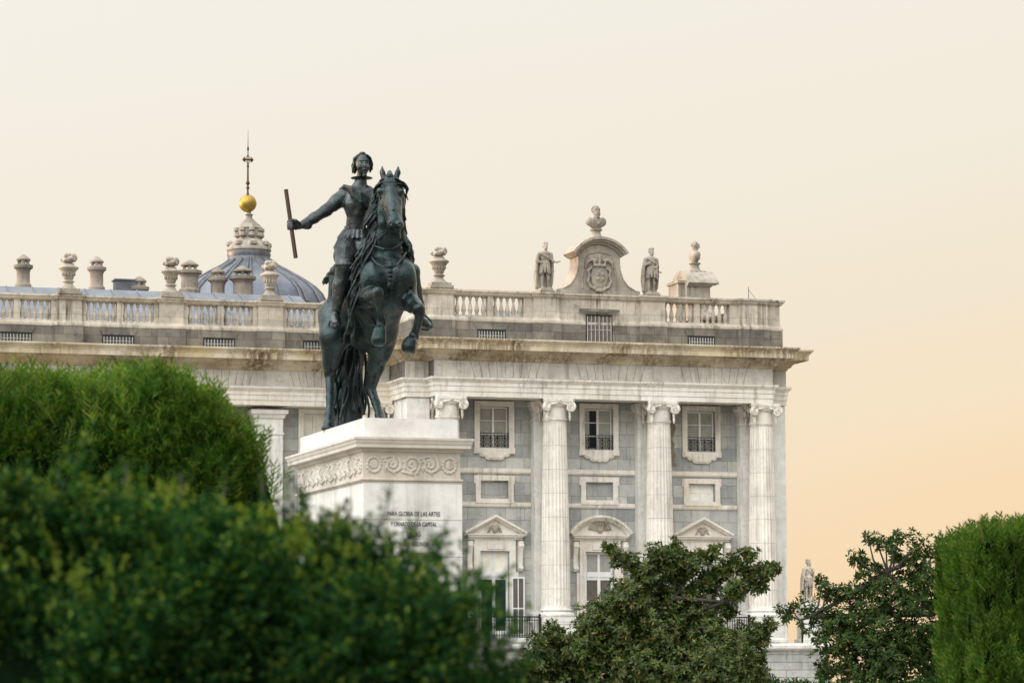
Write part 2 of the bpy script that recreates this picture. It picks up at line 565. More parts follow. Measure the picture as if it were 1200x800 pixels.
def plain(name, c, rough=0.6, metal=0.0, var=0.15, nscale=3.0):
    m = Mat(name, rough, metal)
    f = m.noise(nscale, 5)
    m.color(m.ramp(f, [(0.3, tuple(x * (1 - var) for x in c)), (0.7, tuple(min(1, x * (1 + var)) for x in c))]))
    return m.m
WOOD_W = plain('white window paint', (0.74, 0.74, 0.72), 0.5, var=0.06)
CURTAIN = plain('drawn cream curtain', (0.80, 0.77, 0.66), 0.9, var=0.12, nscale=2)
IRON = plain('black wrought iron', (0.018, 0.019, 0.02), 0.5, 0.4)
LEAD = plain('blue grey roof lead', (0.135, 0.15, 0.175), 0.45, 0.3, 0.25, 0.8)
LEAD_D = plain('dark lead', (0.12, 0.125, 0.135), 0.5, 0.3, 0.3, 1.5)
GILT = plain('aged gilding', (0.34, 0.235, 0.05), 0.45, 0.7, 0.25, 1.2)
DARK = plain('dim room behind the glass', (0.02, 0.022, 0.024), 0.9)
GREEN_CURT = plain('dark green door glass', (0.018, 0.032, 0.026), 0.25, 0.0)
SCREEN = plain('brown slatted blind', (0.12, 0.105, 0.09), 0.7)
INK = plain('dark inscription letters', (0.03, 0.03, 0.035), 0.6)
def glass(name):
    m = Mat(name, 0.06, 0.0, 0.6)
    m.color((0.07, 0.08, 0.085)); m.b.inputs['Alpha'].default_value = 0.2
    return m.m
GLASS = glass('window glass')
# ================================================================== ground
def disc(name, r, z, mat, label=None):
    mb = MB()
    N = 64
    mb.add([(r * math.cos(2 * math.pi * i / N), r * math.sin(2 * math.pi * i / N), z) for i in range(N)], [tuple(range(N))])
    o = mb.build(name, mat); tag(o, kind='structure'); return o
_g = Mat('pale gravel and paving', 0.9)
_g.color(_g.ramp(_g.noise(0.6, 8, 0.7), [(0.3, (0.15, 0.135, 0.11)), (0.7, (0.23, 0.205, 0.17))])); _g.bump(_g.noise(30, 3), 0.3, 0.02)
disc('ground', 6000, 0.0, _g.m)

# ================================================================== palace
P = 195.26            # plan line of the column axes
DW = 9.64             # the long wing stands this much further back
COLX = [57.16, 64.47, 71.70, 78.97]
BAYX = [60.87, 68.12, 75.35]
YF, YS, YW = P - 0.75, P + 0.45, P + 1.8
palace = thing('palace', 'long pale stone palace with giant columns and rooftop balustrade behind the bronze rider', 'palace', (67, P, 0))

PLAN = [(-260, YF + DW), (52.6, YF + DW), (52.6, P + 4.1), (54.45, P + 4.1), (54.45, YS), (56.05, YS), (56.05, YF), (79.55, YF), (79.55, YS), (81.0, YS), (81.0, P + 45)]
def pathat(path, d=0): return path

# --- walls
w = MB()
UP, LOW, PAN = [], [], []
for i, x in enumerate(BAYX):
    UP.append((x - 1.0, x + 1.0, 17.0, 19.72)); LOW.append((x - 0.98, x + 0.98, 4.62, 10.25))
    PAN.append((x - 0.95, x + 0.95, 13.68, 14.86))
w.wall(54.6, 80.9, 4.0, 20.2, YW, UP + LOW + PAN, 0.42)
w.build('wall', STONE_G, palace)
for nm, bb in (('corner_strip', (54.62, 56.12, P + .55, YW - .003, 4.0, 20.05)), ('corner_strip', (79.45, 80.93, P + .55, YW - .003, 4.0, 20.05)), ('side_wall', (80.62, 80.9, YW + .003, P + 45, 4.0, 20.2)),
               ('side_wall', (54.62, 55.0, YW + .003, P + 9.0, 4.0, 20.2)), ('side_wall', (52.9, 54.6, P + 5.0, P + 11.5, 4.0, 20.1))):
    w = MB(); w.box(*bb); w.build(nm, STONE_W, palace)
# backing so that no light leaks through the openings
w = MB(); w.box(55.05, 80.6, YW + 1.6, YW + 1.7, 4, 23); w.build('inner_wall', DARK, palace)
# wing walls
WX = [20.55, 27.3, 34.07, 40.88, 47.58]
w = MB()
WH = []
for a in (23.9, 30.7, 37.45, 44.2, 51.0):
    WH.append((a - 0.8, a + 0.8, 17.0, 19.75)); WH.append((a - 0.8, a + 0.8, 5.6, 9.8))
w.wall(-260, 53.0, 0.0, 20.2, P + DW + 1.0, WH, 0.4)
w.build('wing_wall', STONE_G, palace)
w = MB(); w.box(-260, 52.5, P + DW + 2.4, P + DW + 2.5, 0, 23); w.build('inner_wall', DARK, palace)
w = MB()
for x in WX + [13.8, 7.0, 0.3, -6.5]:
    w.box(x - .95, x + .95, P + DW - .1, P + DW + .997, 4.2, 19.9)
    w.mould([(x - .95, P + DW + .9), (x - .95, P + DW - .1), (x + .95, P + DW - .1), (x + .95, P + DW + .9)],
            [(.004, 18.2), (.07, 18.22), (.07, 18.34), (.004, 18.36), (.004, 19.25), (.1, 19.3), (.16, 19.5), (.3, 19.6), (.3, 19.85), (.0, 19.9)])
w.build('pilaster', STONE_W, palace)

for (a, b, c, d) in WH[2:]:
    pass
    y = P + DW + 1.0
    m = MB()
    for (p0, p1, q0, q1) in ((a - .36, a - .002, c - .3, d + .3), (b + .002, b + .36, c - .3, d + .3), (a, b, d + .002, d + .3), (a, b, c - .3, c - .002)):
        m.box(p0, p1, y - .14, y + .1, q0, q1)
    wi = m.build('window', STONE_T, palace)
    m = MB()
    for (p0, p1, q0, q1) in ((a, a + .1, c, d), (b - .1, b, c, d), ((a + b) / 2 - .08, (a + b) / 2 + .08, c, d), (a + .1, b - .1, d - .1, d), (a + .1, b - .1, (c + d) / 2 - .03, (c + d) / 2 + .03)):
        m.box(p0, p1, y + .2 + (.003 if q1 - q0 < 1 else 0), y + .28, q0, q1)
    m.build('sash', WOOD_W, wi)
    m = MB(); m.box(a + .05, b - .05, y + .3, y + .33, c, d); m.build('curtain', CURTAIN, wi)

# --- string courses between the pilasters
sc = MB()
for i, x in enumerate(BAYX):
    a, b = COLX[i] + 1.1, COLX[i + 1] - 1.1
    for z0, z1, pr in ((15.3, 15.68, .16), (13.12, 13.46, .13)):
        sc.mould([(a, YW - .002), (b, YW - .002)], [(0, z0), (pr * .6, z0 + .02), (pr, z0 + .12), (pr, z1 - .04), (0, z1)])
sc.build('string_course', STONE_T, palace)

# --- pilasters behind the columns
for x in COLX:
    p = MB()
    p.box(x - 1.08, x + 1.08, P + 1.1, YW - .004, 4.2, 20.05)
    p.mould([(x - 1.08, YW - .01), (x - 1.08, P + 1.1), (x + 1.08, P + 1.1), (x + 1.08, YW - .01)],
            [(.004, 18.74), (.07, 18.76), (.07, 18.9), (.004, 18.92), (.004, 19.45), (.1, 19.5), (.16, 19.7), (.26, 19.8), (.26, 20.05), (0, 20.06)])
    p.mould([(x - 1.08, YW - .01), (x - 1.08, P + 1.1), (x + 1.08, P + 1.1), (x + 1.08, YW - .01)],
            [(.004, 5.6), (.22, 5.62), (.22, 5.95), (.12, 6.0), (.12, 6.2), (.004, 6.35)])
    p.build('pilaster', STONE_W, palace)

# --- columns: fluted shaft > capital, base
def shaft_mesh():
    fl, sub = 24, 6
    seg = fl * sub
    zs = [6.45, 6.6, 6.75] + [6.75 + (18.85 - 6.75) * k / 14 for k in range(1, 14)] + [18.4, 18.62, 18.7, 18.72, 18.84, 18.86]
    v, f = [], []
    for zi, z in enumerate(zs):
        t = max(0, min(1, (z - 6.5) / 12.3))
        R = 0.95 - 0.20 * (t ** 1.55)
        dep = 0.05 if 6.7 < z < 18.5 else 0.0
        if z > 18.71: R += .06
        if z < 6.5: R += .05
        for k in range(seg):
            q = (k % sub) / sub
            d = dep * (math.sin(math.pi * min(1, q / .82)) if q < .82 else 0)
            a = 2 * math.pi * k / seg
            v.append(((R - d) * math.cos(a), (R - d) * math.sin(a), z))
    n = len(zs)
    for i in range(n - 1):
        for k in range(seg):
            l = (k + 1) % seg
            f.append((i * seg + k, i * seg + l, (i + 1) * seg + l, (i + 1) * seg + k))
    mb = MB(); mb.add(v, f); return mb.mesh('column', COLM)
COLM = (lambda m: m)(stone('column limestone', (0.76, 0.72, 0.645), (0.64, 0.60, 0.535), 0.45, blocks=(9.0, 1.55, 0.014), bvar=.05, grime=0.4))
shaft_me = shaft_mesh()

def spiral(cx, cz, r0, turns, sgn, yfun, n=40):
    pts, rr = [], []
    for i in range(n):
        t = i / (n - 1)
        a = t * turns * 2 * math.pi
        r = r0 * (1 - t) ** 0.9 + .03
        x = cx + sgn * r * math.sin(a); z = cz + r * math.cos(a)
        pts.append((x, yfun(x), z)); rr.append(.085 * (1 - .45 * t))
    return pts, rr
def capital_mesh():
    m = MB()
    m.lathe([(.76, 18.86), (.76, 19.55), (.82, 19.6), (.93, 19.72), (.95, 19.82), (.86, 19.9), (.6, 19.92)], seg=32)
    # abacus with hollow sides
    pts = []
    for q in range(4):
        a0 = math.pi / 4 + q * math.pi / 2
        c0 = Vector((math.cos(a0), math.sin(a0))) * 1.50; c1 = Vector((math.cos(a0 + math.pi / 2), math.sin(a0 + math.pi / 2))) * 1.50
        tt = (c1 - c0).normalized() * .14
        mid = (c0 + c1) * .5
        for k in range(7):
            t = k / 6
            p = (c0 + tt).lerp(c1 - tt, t)
            p = p - mid.normalized() * (.17 * math.sin(math.pi * t))
            pts.append((p.x, p.y))
    m.slab(pts, 19.9, 20.09)
    m.slab([(x * .95, y * .95) for x, y in pts], 19.8, 19.898)
    for q in range(4):
        a0 = q * math.pi / 2
        R = Matrix.Rotation(a0, 4, 'Z')
        for s in (-1, 1):
            yf = lambda x: -0.80 - .16 * max(0, abs(x) - .35) / .5
            pts, rr = spiral(s * .80, 19.55, .27, 2.0, s, yf)
            m.tube([R @ Vector(p) for p in pts], rr, 6)
            m.tube([R @ Vector((s * .80, -.84 - .14, 19.55)), R @ Vector((s * .80, -.66, 19.55))], [.07, .27], 12)
            # husk garland hanging from each volute
            for k in range(6):
                z = 19.2 - k * .105; r = (.10, .085, .075, .085, .07, .045)[k]
                m.lathe([(0.01, -r), (r, -r * .2), (r * .7, r * .7), (.01, r)], R @ Vector((s * .76, -.80, z)), 8)
        # roll between the volutes and the flower on the abacus
        m.tube([R @ Vector((x * .1, -.86 - .05 * math.cos(x * .3), 19.76 + .05 * math.cos(x * .45))) for x in range(-6, 7)], .075, 6)
        for k in range(6):
            b = k * math.pi / 3
            m.lathe([(.01, -.07), (.075, 0), (.01, .07)], R @ Vector((.10 * math.cos(b), -1.0, 19.93 + .10 * math.sin(b))), 6)
        m.lathe([(.01, -.08), (.07, 0), (.01, .08)], R @ Vector((0, -1.04, 19.93)), 6)
        # egg and dart row
        for k in range(-3, 4):
            m.lathe([(.01, -.09), (.065, 0), (.01, .09)], R @ Vector((k * .15, -.86 + .012 * k * k, 19.66)), 6)
    return m.mesh('capital', STONE_T)
cap_me = capital_mesh()
def colbase_mesh():
    m = MB()
    tor = lambda R, r, z: [(R + r * math.cos(a), z + r * math.sin(a)) for a in [(-math.pi / 2) + math.pi * k / 8 for k in range(9)]]
    prof = [(.5, 5.92)] + tor(1.08, .15, 6.08) + [(1.0, 6.24), (.97, 6.3)] + tor(.98, .08, 6.39) + [(.95, 6.47), (.5, 6.48)]
    m.lathe(prof, seg=40)
    m.box(-1.24, 1.24, -1.24, 1.0, 5.62, 5.93)
    m.box(-1.2, 1.2, -1.2, 1.0, 4.3, 5.62 - .002)
    m.mould([(-1.2, 1.0), (-1.2, -1.2), (1.2, -1.2), (1.2, 1.0)], [(0, 5.45), (.05, 5.48), (.05, 5.58), (0, 5.6)], caps=False)
    m.mould([(-1.2, 1.0), (-1.2, -1.2), (1.2, -1.2), (1.2, 1.0)], [(.002, 4.3), (.08, 4.3), (.08, 4.5), (.002, 4.58)], caps=False)
    return m.mesh('column_base', STONE_W)
cb_me = colbase_mesh()
for cx, cy in [(x, P) for x in COLX] + [(53.55, P + 4.75)]:
    c = put('column', shaft_me, palace, (cx, cy, 0))
    put('capital', cap_me, c, (cx, cy, 0))
    put('column_base', cb_me, c, (cx, cy, 0))

# --- entablature
ARCH = [(-1.6, 20.1), (0, 20.1), (0, 20.42), (.05, 20.44), (.05, 20.76), (.1, 20.78), (.1, 21.04), (.16, 21.06), (.2, 21.14), (.28, 21.2), (.30, 21.33), (-.02, 21.36)]
m = MB(); m.mould(PLAN, ARCH); m.build('architrave', STONE_T, palace)
# frieze of slanted voussoir blocks with open joints, over a recessed core
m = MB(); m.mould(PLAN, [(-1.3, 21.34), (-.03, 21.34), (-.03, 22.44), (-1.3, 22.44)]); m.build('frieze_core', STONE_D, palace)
m = MB()
def voussoirs(x0, x1, y, centres, half, z0=21.365, z1=22.41):
    cuts = [(x0, x0)]
    for c in centres:
        for k in range(-4, 5):
            if k == 0 and False: continue
            xb = c + (k + (0.0 if k else 0)) * half / 4.6
            off = (k / 4.6) * 0.36
            cuts.append((xb - off * .5, xb + off * .5))
    cuts.append((x1, x1))
    cuts = sorted(cuts)
    g = .014
    for (a0, a1), (b0, b1) in zip(cuts, cuts[1:]):
        if b0 - a0 < .08: continue
        m.prism([(a0 + g, z0), (b0 - g, z0), (b1 - g, z1), (a1 + g, z1)], y, y + .05)
voussoirs(56.05, 79.55, YF - .003, BAYX, 2.55)
m.build('frieze', STONE_F, palace); m = MB()
voussoirs(-22, 52.5, YF + DW - .003, [-16.6, -9.9, -3.1, 3.6, 10.4, 17.1, 23.9, 30.7, 37.45, 44.2, 51.0], 2.3)
m.build('frieze', STONE_F, palace)
for a, b, yy in ((54.47, 56.03, YS), (79.57, 80.98, YS), (52.62, 54.4, P + 4.1)):
    m = MB(); m.box(a, b, yy - .003, yy + .05, 21.365, 22.41); m.build('frieze', STONE_F, palace)
COR = [(-1.3, 22.42), (.0, 22.42), (.08, 22.46), (.08, 22.54), (.2, 22.62), (.28, 22.66), (.28, 22.74), (.42, 22.86), (.62, 22.98), (.66, 23.06), (1.1, 23.09), (1.1, 23.05), (1.16, 23.05), (1.16, 23.36),
       (1.2, 23.38), (1.2, 23.44), (1.26, 23.5), (1.36, 23.62), (1.42, 23.66), (1.42, 23.76), (-1.5, 23.80)]
m = MB(); m.mould(PLAN, COR); m.build('cornice', STONE_C, palace)

# --- windows of the projecting pavilion
def casement(m, x, z0, z1, wd, y, mull=.075, rows=2, trans=None):
    """painted sash: outer frame, meeting stile, glazing bars"""
    fr = .09
    m.box(x - wd, x - wd + fr, y, y + .08, z0, z1); m.box(x + wd - fr, x + wd, y, y + .08, z0, z1)
    m.box(x - wd + fr, x + wd - fr, y, y + .08, z1 - fr, z1); m.box(x - wd + fr, x + wd - fr, y, y + .08, z0, z0 + fr)
    m.box(x - mull, x + mull, y - .02, y + .08, z0 + fr, z1 - fr)
    for k in range(1, rows):
        z = z0 + (z1 - z0) * k / rows
        for s in (-1, 1):
            a, b = sorted((x + s * mull, x + s * (wd - fr)))
            m.box(a, b, y + .01, y + .06, z - .025, z + .025)

def railing_ornate(m, x, wd, z0, z1, y):
    for z in (z0, z1): m.tube([(x - wd, y, z), (x + wd, y, z)], .03, 5)
    m.tube([(x - wd, y, z1 - .16), (x + wd, y, z1 - .16)], .018, 5)
    for s in (-1, 1): m.tube([(x + s * wd, y, z0), (x + s * wd, y, z1 + .06)], .03, 5)
    n = 4
    st = 2 * wd / n
    for k in range(n):
        cx = x - wd + st * (k + .5)
        for s in (-1, 1):
            for zz, sg in ((z0 + .2, 1), (z1 - .38, -1)):
                pts = []
                for i in range(15):
                    t = i / 14; a = t * 3.6 * math.pi * .5
                    r = .17 * (1 - t * .75)
                    pts.append((cx + s * (.02 + r * math.sin(a) * .9), y, zz + sg * (r * math.cos(a) - .02)))
                m.tube(pts, .019, 4)
        m.tube([(cx, y, z0), (cx, y, z1)], .016, 4)
        m.tube([(cx - st / 2, y, z0), (cx - st / 2, y, z1)], .016, 4)

for i, x in enumerate(BAYX):
    y = YW
    # ---- upper window
    s = MB()
    a, b, c, d = x - 1.0, x + 1.0, 17.0, 19.72
    for (p0, p1, q0, q1) in ((a - .36, a - .002, c - .25, d + .32), (b + .002, b + .36, c - .25, d + .32), (a, b, d + .002, d + .32)):
        s.box(p0, p1, y - .13, y + .1, q0, q1)
    s.box(a - .36, b + .36, y - .17, y - .132, d + .22, d + .34)
    # apron with a scalloped lower edge
    pts = [(-1.4, 17.0), (-1.4, 16.62), (-1.06, 16.6), (-.98, 16.48), (-.84, 16.4), (-.7, 16.42), (-.58, 16.27), (-.4, 16.2), (-.18, 16.24), (0, 16.19), (.18, 16.24), (.4, 16.2), (.58, 16.27), (.7, 16.42), (.84, 16.4), (.98, 16.48), (1.06, 16.6), (1.4, 16.62), (1.4, 17.0)]
    s.prism([(x + u, v) for u, v in pts], y - .16, y - .003)
    s.prism([(x + u * .9, 16.99 + (v - 17.0) * .86) for u, v in pts], y - .22, y - .162)
    win = s.build('window', STONE_T, palace)
    f = MB(); casement(f, x, c + .02, d - .02, .98, y + .22, rows=3); f.build('sash', WOOD_W, win)
    cu = MB()
    for sg in (-1, 1):
        n = 14
        for k in range(n):
            u0 = x + sg * (.05 + .9 * k / n); u1 = x + sg * (.05 + .9 * (k + 1) / n)
            y0 = y + .32 + .03 * math.sin(k * 1.9); y1 = y + .32 + .03 * math.sin((k + 1) * 1.9)
            top = d - .05
            cu.add([(u0, y0, c), (u1, y1, c), (u1, y1, top), (u0, y0, top)], [(0, 1, 2, 3)], True)
    if i != 1:
        cu.build('curtain', CURTAIN, win)
    else:
        cu2 = MB(); cu2.box(x + .05, x + .95, y + .3, y + .33, c, d); cu2.box(x - .95, x - .55, y + .3, y + .33, c, d); cu2.build('curtain', CURTAIN, win)
    gl = MB(); gl.box(x - .9, x + .9, y + .25, y + .262, c + .1, d - .1); gl.build('pane', GLASS, win)
    r = MB(); railing_ornate(r, x, .97, 17.02, 17.95, y - .02); r.build('railing', IRON, win)
    # ---- blind panel (the right hand one is glazed)
    s = MB()
    a, b, c, d = PAN[i]
    e = .34
    s.box(a - e, a - .002, y - .14, y + .1, c - .12, d + e); s.box(b + .002, b + e, y - .14, y + .1, c - .12, d + e)
    s.box(a, b, y - .14, y + .1, d + .002, d + e); s.box(a, b, y - .14, y + .1, c - .12, c - .002)
    s.box(a - e - .1, a - e - .002, y - .1, y + .1, d - .2, d + e); s.box(b + e + .002, b + e + .1, y - .1, y + .1, d - .2, d + e)
    s.box(a - e - .02, b + e + .02, y - .2, y - .003, c - .3, c - .122)
    win = s.build('window', STONE_T, palace)
    if i == 2:
        f = MB(); casement(f, x, c + .02, d - .02, .93, y + .2, mull=.05, rows=2); f.build('sash', WOOD_W, win)
        gl = MB(); gl.box(x - .88, x + .88, y + .24, y + .25, c + .08, d - .08); gl.build('pane', CURTAIN, win)
    else:
        q = MB(); q.box(a, b, y + .12, y + .16, c, d); q.build('infill_panel', STONE_G, win)
    # ---- balcony door: pediment, consoles, transom, leaves
    s = MB()
    for sg in (-1, 1):
        a, b = sorted((x + sg * 1.0, x + sg * 1.42)); s.box(a, b, y - .16, y + .1, 4.62, 11.0)
        a, b = sorted((x + sg * 1.421, x + sg * 1.62)); s.box(a, b, y - .1, y - .003, 4.62, 8.9)
        # scrolled console
        cx = x + sg * 1.72
        pr = [(0, 10.95), (-.42, 10.9), (-.44, 10.6), (-.34, 10.35), (-.24, 10.0), (-.17, 9.6), (-.2, 9.3), (-.28, 9.15), (-.2, 8.98), (0, 8.95)]
        n = len(pr); w0, w1 = cx - .15, cx + .15
        v = [(w0, y + u, z) for u, z in pr] + [(w1, y + u, z) for u, z in pr]
        s.add(v, [tuple(range(n)), tuple(range(2 * n - 1, n - 1, -1))] + [(k, (k + 1) % n, (k + 1) % n + n, k + n) for k in range(n)])
        s.tube([(w0 - .03, y - .3, 10.62), (w1 + .03, y - .3, 10.62)], .17, 10); s.tube([(w0 - .02, y - .18, 9.16), (w1 + .02, y - .18, 9.16)], .12, 10)
    s.box(x - .998, x + .998, y - .16, y + .1, 10.27, 11.0)
    s.box(x - .55, x + .55, y - .22, y - .163, 10.4, 10.95)
    s.box(x - 1.87, x + 1.87, y - .2, y - .003, 11.0, 11.1)
    win = s.build('window', STONE_T, palace)
    p = MB()
    hw, z0 = 2.06, 11.1
    p.mould([(x - hw + .3, y - .005), (x - hw + .3, y - .3), (x + hw - .3, y - .3), (x + hw - .3, y - .005)], [(-.3, z0), (.0, z0), (.06, z0 + .05), (.12, z0 + .07), (.14, z0 + .15), (.22, z0 + .2), (.22, z0 + .26), (-.3, z0 + .27)])
    if i != 1:
        hgt = 1.1
        for sg in (-1, 1):
            A = (x + sg * hw * 1.02, z0 + .275); B = (x, z0 + .275 + hgt)
            for (t0, t1, yy) in ((.0, .15, -.52), (-.08, 0.0, -.4), (-.16, -.081, -.3)):
                pts = [(A[0], A[1] + t0), (B[0], B[1] + t0), (B[0], B[1] + t1), (A[0], A[1] + t1)]
                if sg > 0: pts = pts[::-1]
                p.prism(pts, y + yy, y - .004)
        p.prism([(x - hw + .2, z0 + .276), (x + hw - .2, z0 + .276), (x, z0 + hgt + .1)], y - .08, y - .003)
    else:
        rad = 2.5; zc = z0 + .3 - (rad - 1.12)
        angs = [math.asin(hw / rad) * (1 - 2 * k / 20) for k in range(21)]
        for (t0, t1, yy) in ((.0, .15, -.52), (-.1, -.001, -.4), (-.2, -.101, -.3)):
            o_ = [(x + (rad + t1) * math.sin(a), zc + (rad + t1) * math.cos(a)) for a in angs]
            i_ = [(x + (rad + t0) * math.sin(a), zc + (rad + t0) * math.cos(a)) for a in angs]
            for k in range(20):
                p.prism([i_[k + 1], i_[k], o_[k], o_[k + 1]], y + yy, y - .004)
        p.prism([(x + (rad - .15) * math.sin(a), max(z0 + .276, zc + (rad - .15) * math.cos(a))) for a in angs], y - .08, y - .003)
    pd = p.build('pediment', STONE_T, win)
    # carved mask / shell in the tympanum
    B = Blend(.03)
    zc = z0 + (.58 if i != 1 else .72)
    if i != 1:
        B.ell((x, y - .14, zc), (.2, .14, .27), .05).ell((x, y - .26, zc - .02), (.05, .07, .06), .03)
        for sg in (-1, 1): B.chain([(x + sg * .15, y - .12, zc + .2), (x + sg * .3, y - .12, zc + .1), (x + sg * .38, y - .1, zc - .12), (x + sg * .5, y - .1, zc - .2)], [.08, .08, .07, .04], .04)
    else:
        for k in range(-4, 5):
            a = k * .34
            B.cone((x, y - .1, zc - .15), (x + .72 * math.sin(a), y - .13, zc - .1 + .42 * math.cos(a)), .06, .1, .03)
        B.ell((x, y - .14, zc - .15), (.2, .13, .16), .04)
    B.build('carved_relief', STONE_S, pd)
    f = MB(); yy = y + .2
    z1 = 10.23
    # transom light with two framed squares
    for (a, b, c, d) in ((-.97, -.82, 8.85, z1), (.82, .97, 8.85, z1), (-.08, .08, 8.96, z1 - .12), (-.82, .82, z1 - .12, z1), (-.82, .82, 8.82, 8.96)):
        f.box(x + a, x + b, yy - .03, yy + .08, c, d)
    f.box(x - .97, x + .97, yy - .06, yy + .08, 8.62, 8.82)
    # tall leaves
    for (a, b) in ((-.97, -.84), (.84, .97)): f.box(x + a, x + b, yy - .03, yy + .08, 4.64, 8.62)
    f.box(x - .1, x + .1, yy - .05, yy + .06, 4.64, 8.62)
    for sg in (-1, 1):
        a, b = sorted((x + sg * .1, x + sg * .84))
        f.box(a, b, yy, yy + .06, 8.42, 8.62); f.box(a, b, yy, yy + .06, 4.64, 5.1)
        if i == 1: f.box(a, b, yy, yy + .06, 7.0, 7.06); f.box(a, b, yy, yy + .06, 5.9, 5.96)
    sash = f.build('sash', WOOD_W, win)
    q = MB(); q.box(x - .84, x + .84, yy + .05, yy + .07, 4.7, 8.6); q.build('pane', GREEN_CURT if i == 0 else SCREEN, sash)
    q = MB(); q.box(x - .82, x + .82, yy + .05, yy + .07, 8.9, z1 - .1); q.build('pane', CURTAIN if i == 0 else plain('grey blind', (.33, .32, .29)), sash)
    if i == 0:
        # open shutters folded outwards
        for sg in (-1, 1):
            t = MB()
            x0 = x + sg * 1.08; x1 = x + sg * 1.98
            a, b = sorted((x0, x1)); ys = y - .30
            t.box(a, a + .1, ys, ys + .06, 4.75, 8.6); t.box(b - .1, b, ys, ys + .06, 4.75, 8.6)
            t.box(a + .1, b - .1, ys, ys + .06, 8.48, 8.6); t.box(a + .1, b - .1, ys, ys + .06, 4.75, 4.9)
            t.box((a + b) / 2 - .03, (a + b) / 2 + .03, ys, ys + .06, 4.9, 8.48); t.box(a + .1, b - .1, ys + .005, ys + .055, 6.5, 6.58)
            so = t.build('shutter', WOOD_W, win)
            q = MB(); q.box(a + .1, b - .1, ys + .03, ys + .036, 4.9, 8.48); q.build('pane', SCREEN if sg > 0 else CURTAIN, so)

# --- patch of bare masonry beside the third upper window
m = MB()
rr = random.Random(3)
pts = [(73.0 + rr.uniform(-.12, .12), 20.0)] + [(73.1 + rr.uniform(-.18, .25), z) for z in np.linspace(16.1, 20, 9)[::-1]][1:]
pts = [(72.82, 20.05)] + [(72.82, 16.0)] + [(73.35 + rr.uniform(-.2, .3), z) for z in np.linspace(16.0, 20.05, 12)]
m.prism(pts, YW - .03, YW - .002)
m.build('bare_masonry', stone('exposed rubble', (.30, .245, .18), (.15, .12, .09), .3, grime=.9), palace)

# --- balconies
for i, x in enumerate(BAYX):
    b = MB(); b.box(COLX[i] + 1.3, COLX[i + 1] - 1.3, P - .95, YW - .005, 4.3, 4.6)
    bal = b.build('balcony', STONE_W, palace)
    r = MB()
    x0, x1 = COLX[i] + 1.36, COLX[i + 1] - 1.36
    y = P - .8
    r.tube([(x0, y, 5.95), (x1, y, 5.95)], .045, 6); r.tube([(x0, y, 4.78), (x1, y, 4.78)], .03, 6); r.tube([(x0, y, 5.72), (x1, y, 5.72)], .02, 5)
    n = int((x1 - x0) / .165)
    for k in range(n + 1):
        xx = x0 + (x1 - x0) * k / n
        r.tube([(xx, y, 4.62), (xx, y, 5.95)], .024, 5)
        r.lathe([(.01, -.05), (.045, 0), (.01, .05)], (xx, y, 5.3), 6)
    for xx in (x0, x1): r.lathe([(.09, 0), (.09, 1.32), (.05, 1.36), (.1, 1.45), (.07, 1.53), (.01, 1.56)], (xx, y, 4.6), 10)
    r.build('railing', IRON, bal)

# --- base storey
BPLAN = [(-260, P - 1.35 + DW), (52.0, P - 1.35 + DW), (52.0, P + 3.3), (53.7, P + 3.3), (53.7, P - 1.35), (83.0, P - 1.35), (83.0, P + 45)]
m = MB(); m.mould(BPLAN, [(-.5, 0), (.0, 0), (.0, 3.72), (-.5, 3.72)]); m.build('base_wall', STONE_B, palace)
m = MB(); m.mould(BPLAN, [(-.9, 3.72), (.03, 3.72), (.1, 3.8), (.22, 3.84), (.26, 3.92), (.26, 4.1), (.18, 4.2), (.1, 4.24), (-3.2, 4.28)]); m.build('base_moulding', STONE_W, palace)
m = MB(); m.box(54.0, 82.6, P + .2, P + 44, 4.0, 4.275); m.build('terrace_floor', STONE_W, palace)

# --- attic of the pavilion
YA = P - .25           # bay plane
def attic_run(plan, name_mat_low=STONE_D):
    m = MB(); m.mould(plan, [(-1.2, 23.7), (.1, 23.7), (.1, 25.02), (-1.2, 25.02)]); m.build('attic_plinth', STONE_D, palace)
    m = MB(); m.mould(plan, [(-.75, 25.02), (.1, 25.02), (.14, 25.06), (.14, 25.2), (.06, 25.28), (.0, 25.4), (-.75, 25.4)]); m.build('attic_band', STONE_A, palace)
    m = MB(); m.mould(plan, [(-.72, 26.72), (.04, 26.72), (.08, 26.78), (.14, 26.8), (.16, 26.9), (.26, 26.96), (.26, 27.08), (-.9, 27.12)]); m.build('balustrade_rail', STONE_A, palace)
def stepped(x0, x1, y, blocks, d=.3):
    """plan line along X at y with pedestals (a, b) standing forward by d"""
    p = [(x0, y)]
    for a, b in blocks:
        p += [(a, y), (a, y - d), (b, y - d), (b, y)]
    return p + [(x1, y)]
PED = [(55.75, 57.42), (62.92, 64.66), (70.34, 72.02), (77.3, 79.3)]
front = stepped(54.75, 80.35, YA, PED)
PAV_PLAN = [(51.2, P + DW - .25 + 1), (51.2, P + 4.6), (54.75, P + 4.6)] + front + [(80.35, P + 44)]
attic_run(PAV_PLAN)
WPED = [(x - .83, x + .83) for x in (-13.2, -6.5, .3, 7.0, 13.8, 20.55, 27.3, 34.07, 40.88, 47.58)]
attic_run(stepped(-260, 51.3, YA + DW, WPED))
def blocks(spec, y, d=.3, depth=.9):
    for a, b, fwd in spec:
        m = MB(); m.box(a, b, y - (d if fwd else 0) + .001, y + depth, 25.35, 26.76); m.build('balustrade_pier', STONE_A, palace)
def baluster_mesh():
    m = MB()
    m.lathe([(.13, 0), (.13, .12), (.09, .14), (.1, .2), (.15, .32), (.165, .44), (.13, .62), (.075, .86), (.065, 1.0), (.1, 1.04), (.1, 1.1), (.08, 1.13), (.14, 1.2), (.14, 1.34)], seg=12)
    return m.mesh('baluster', STONE_A)
bal_me = baluster_mesh()
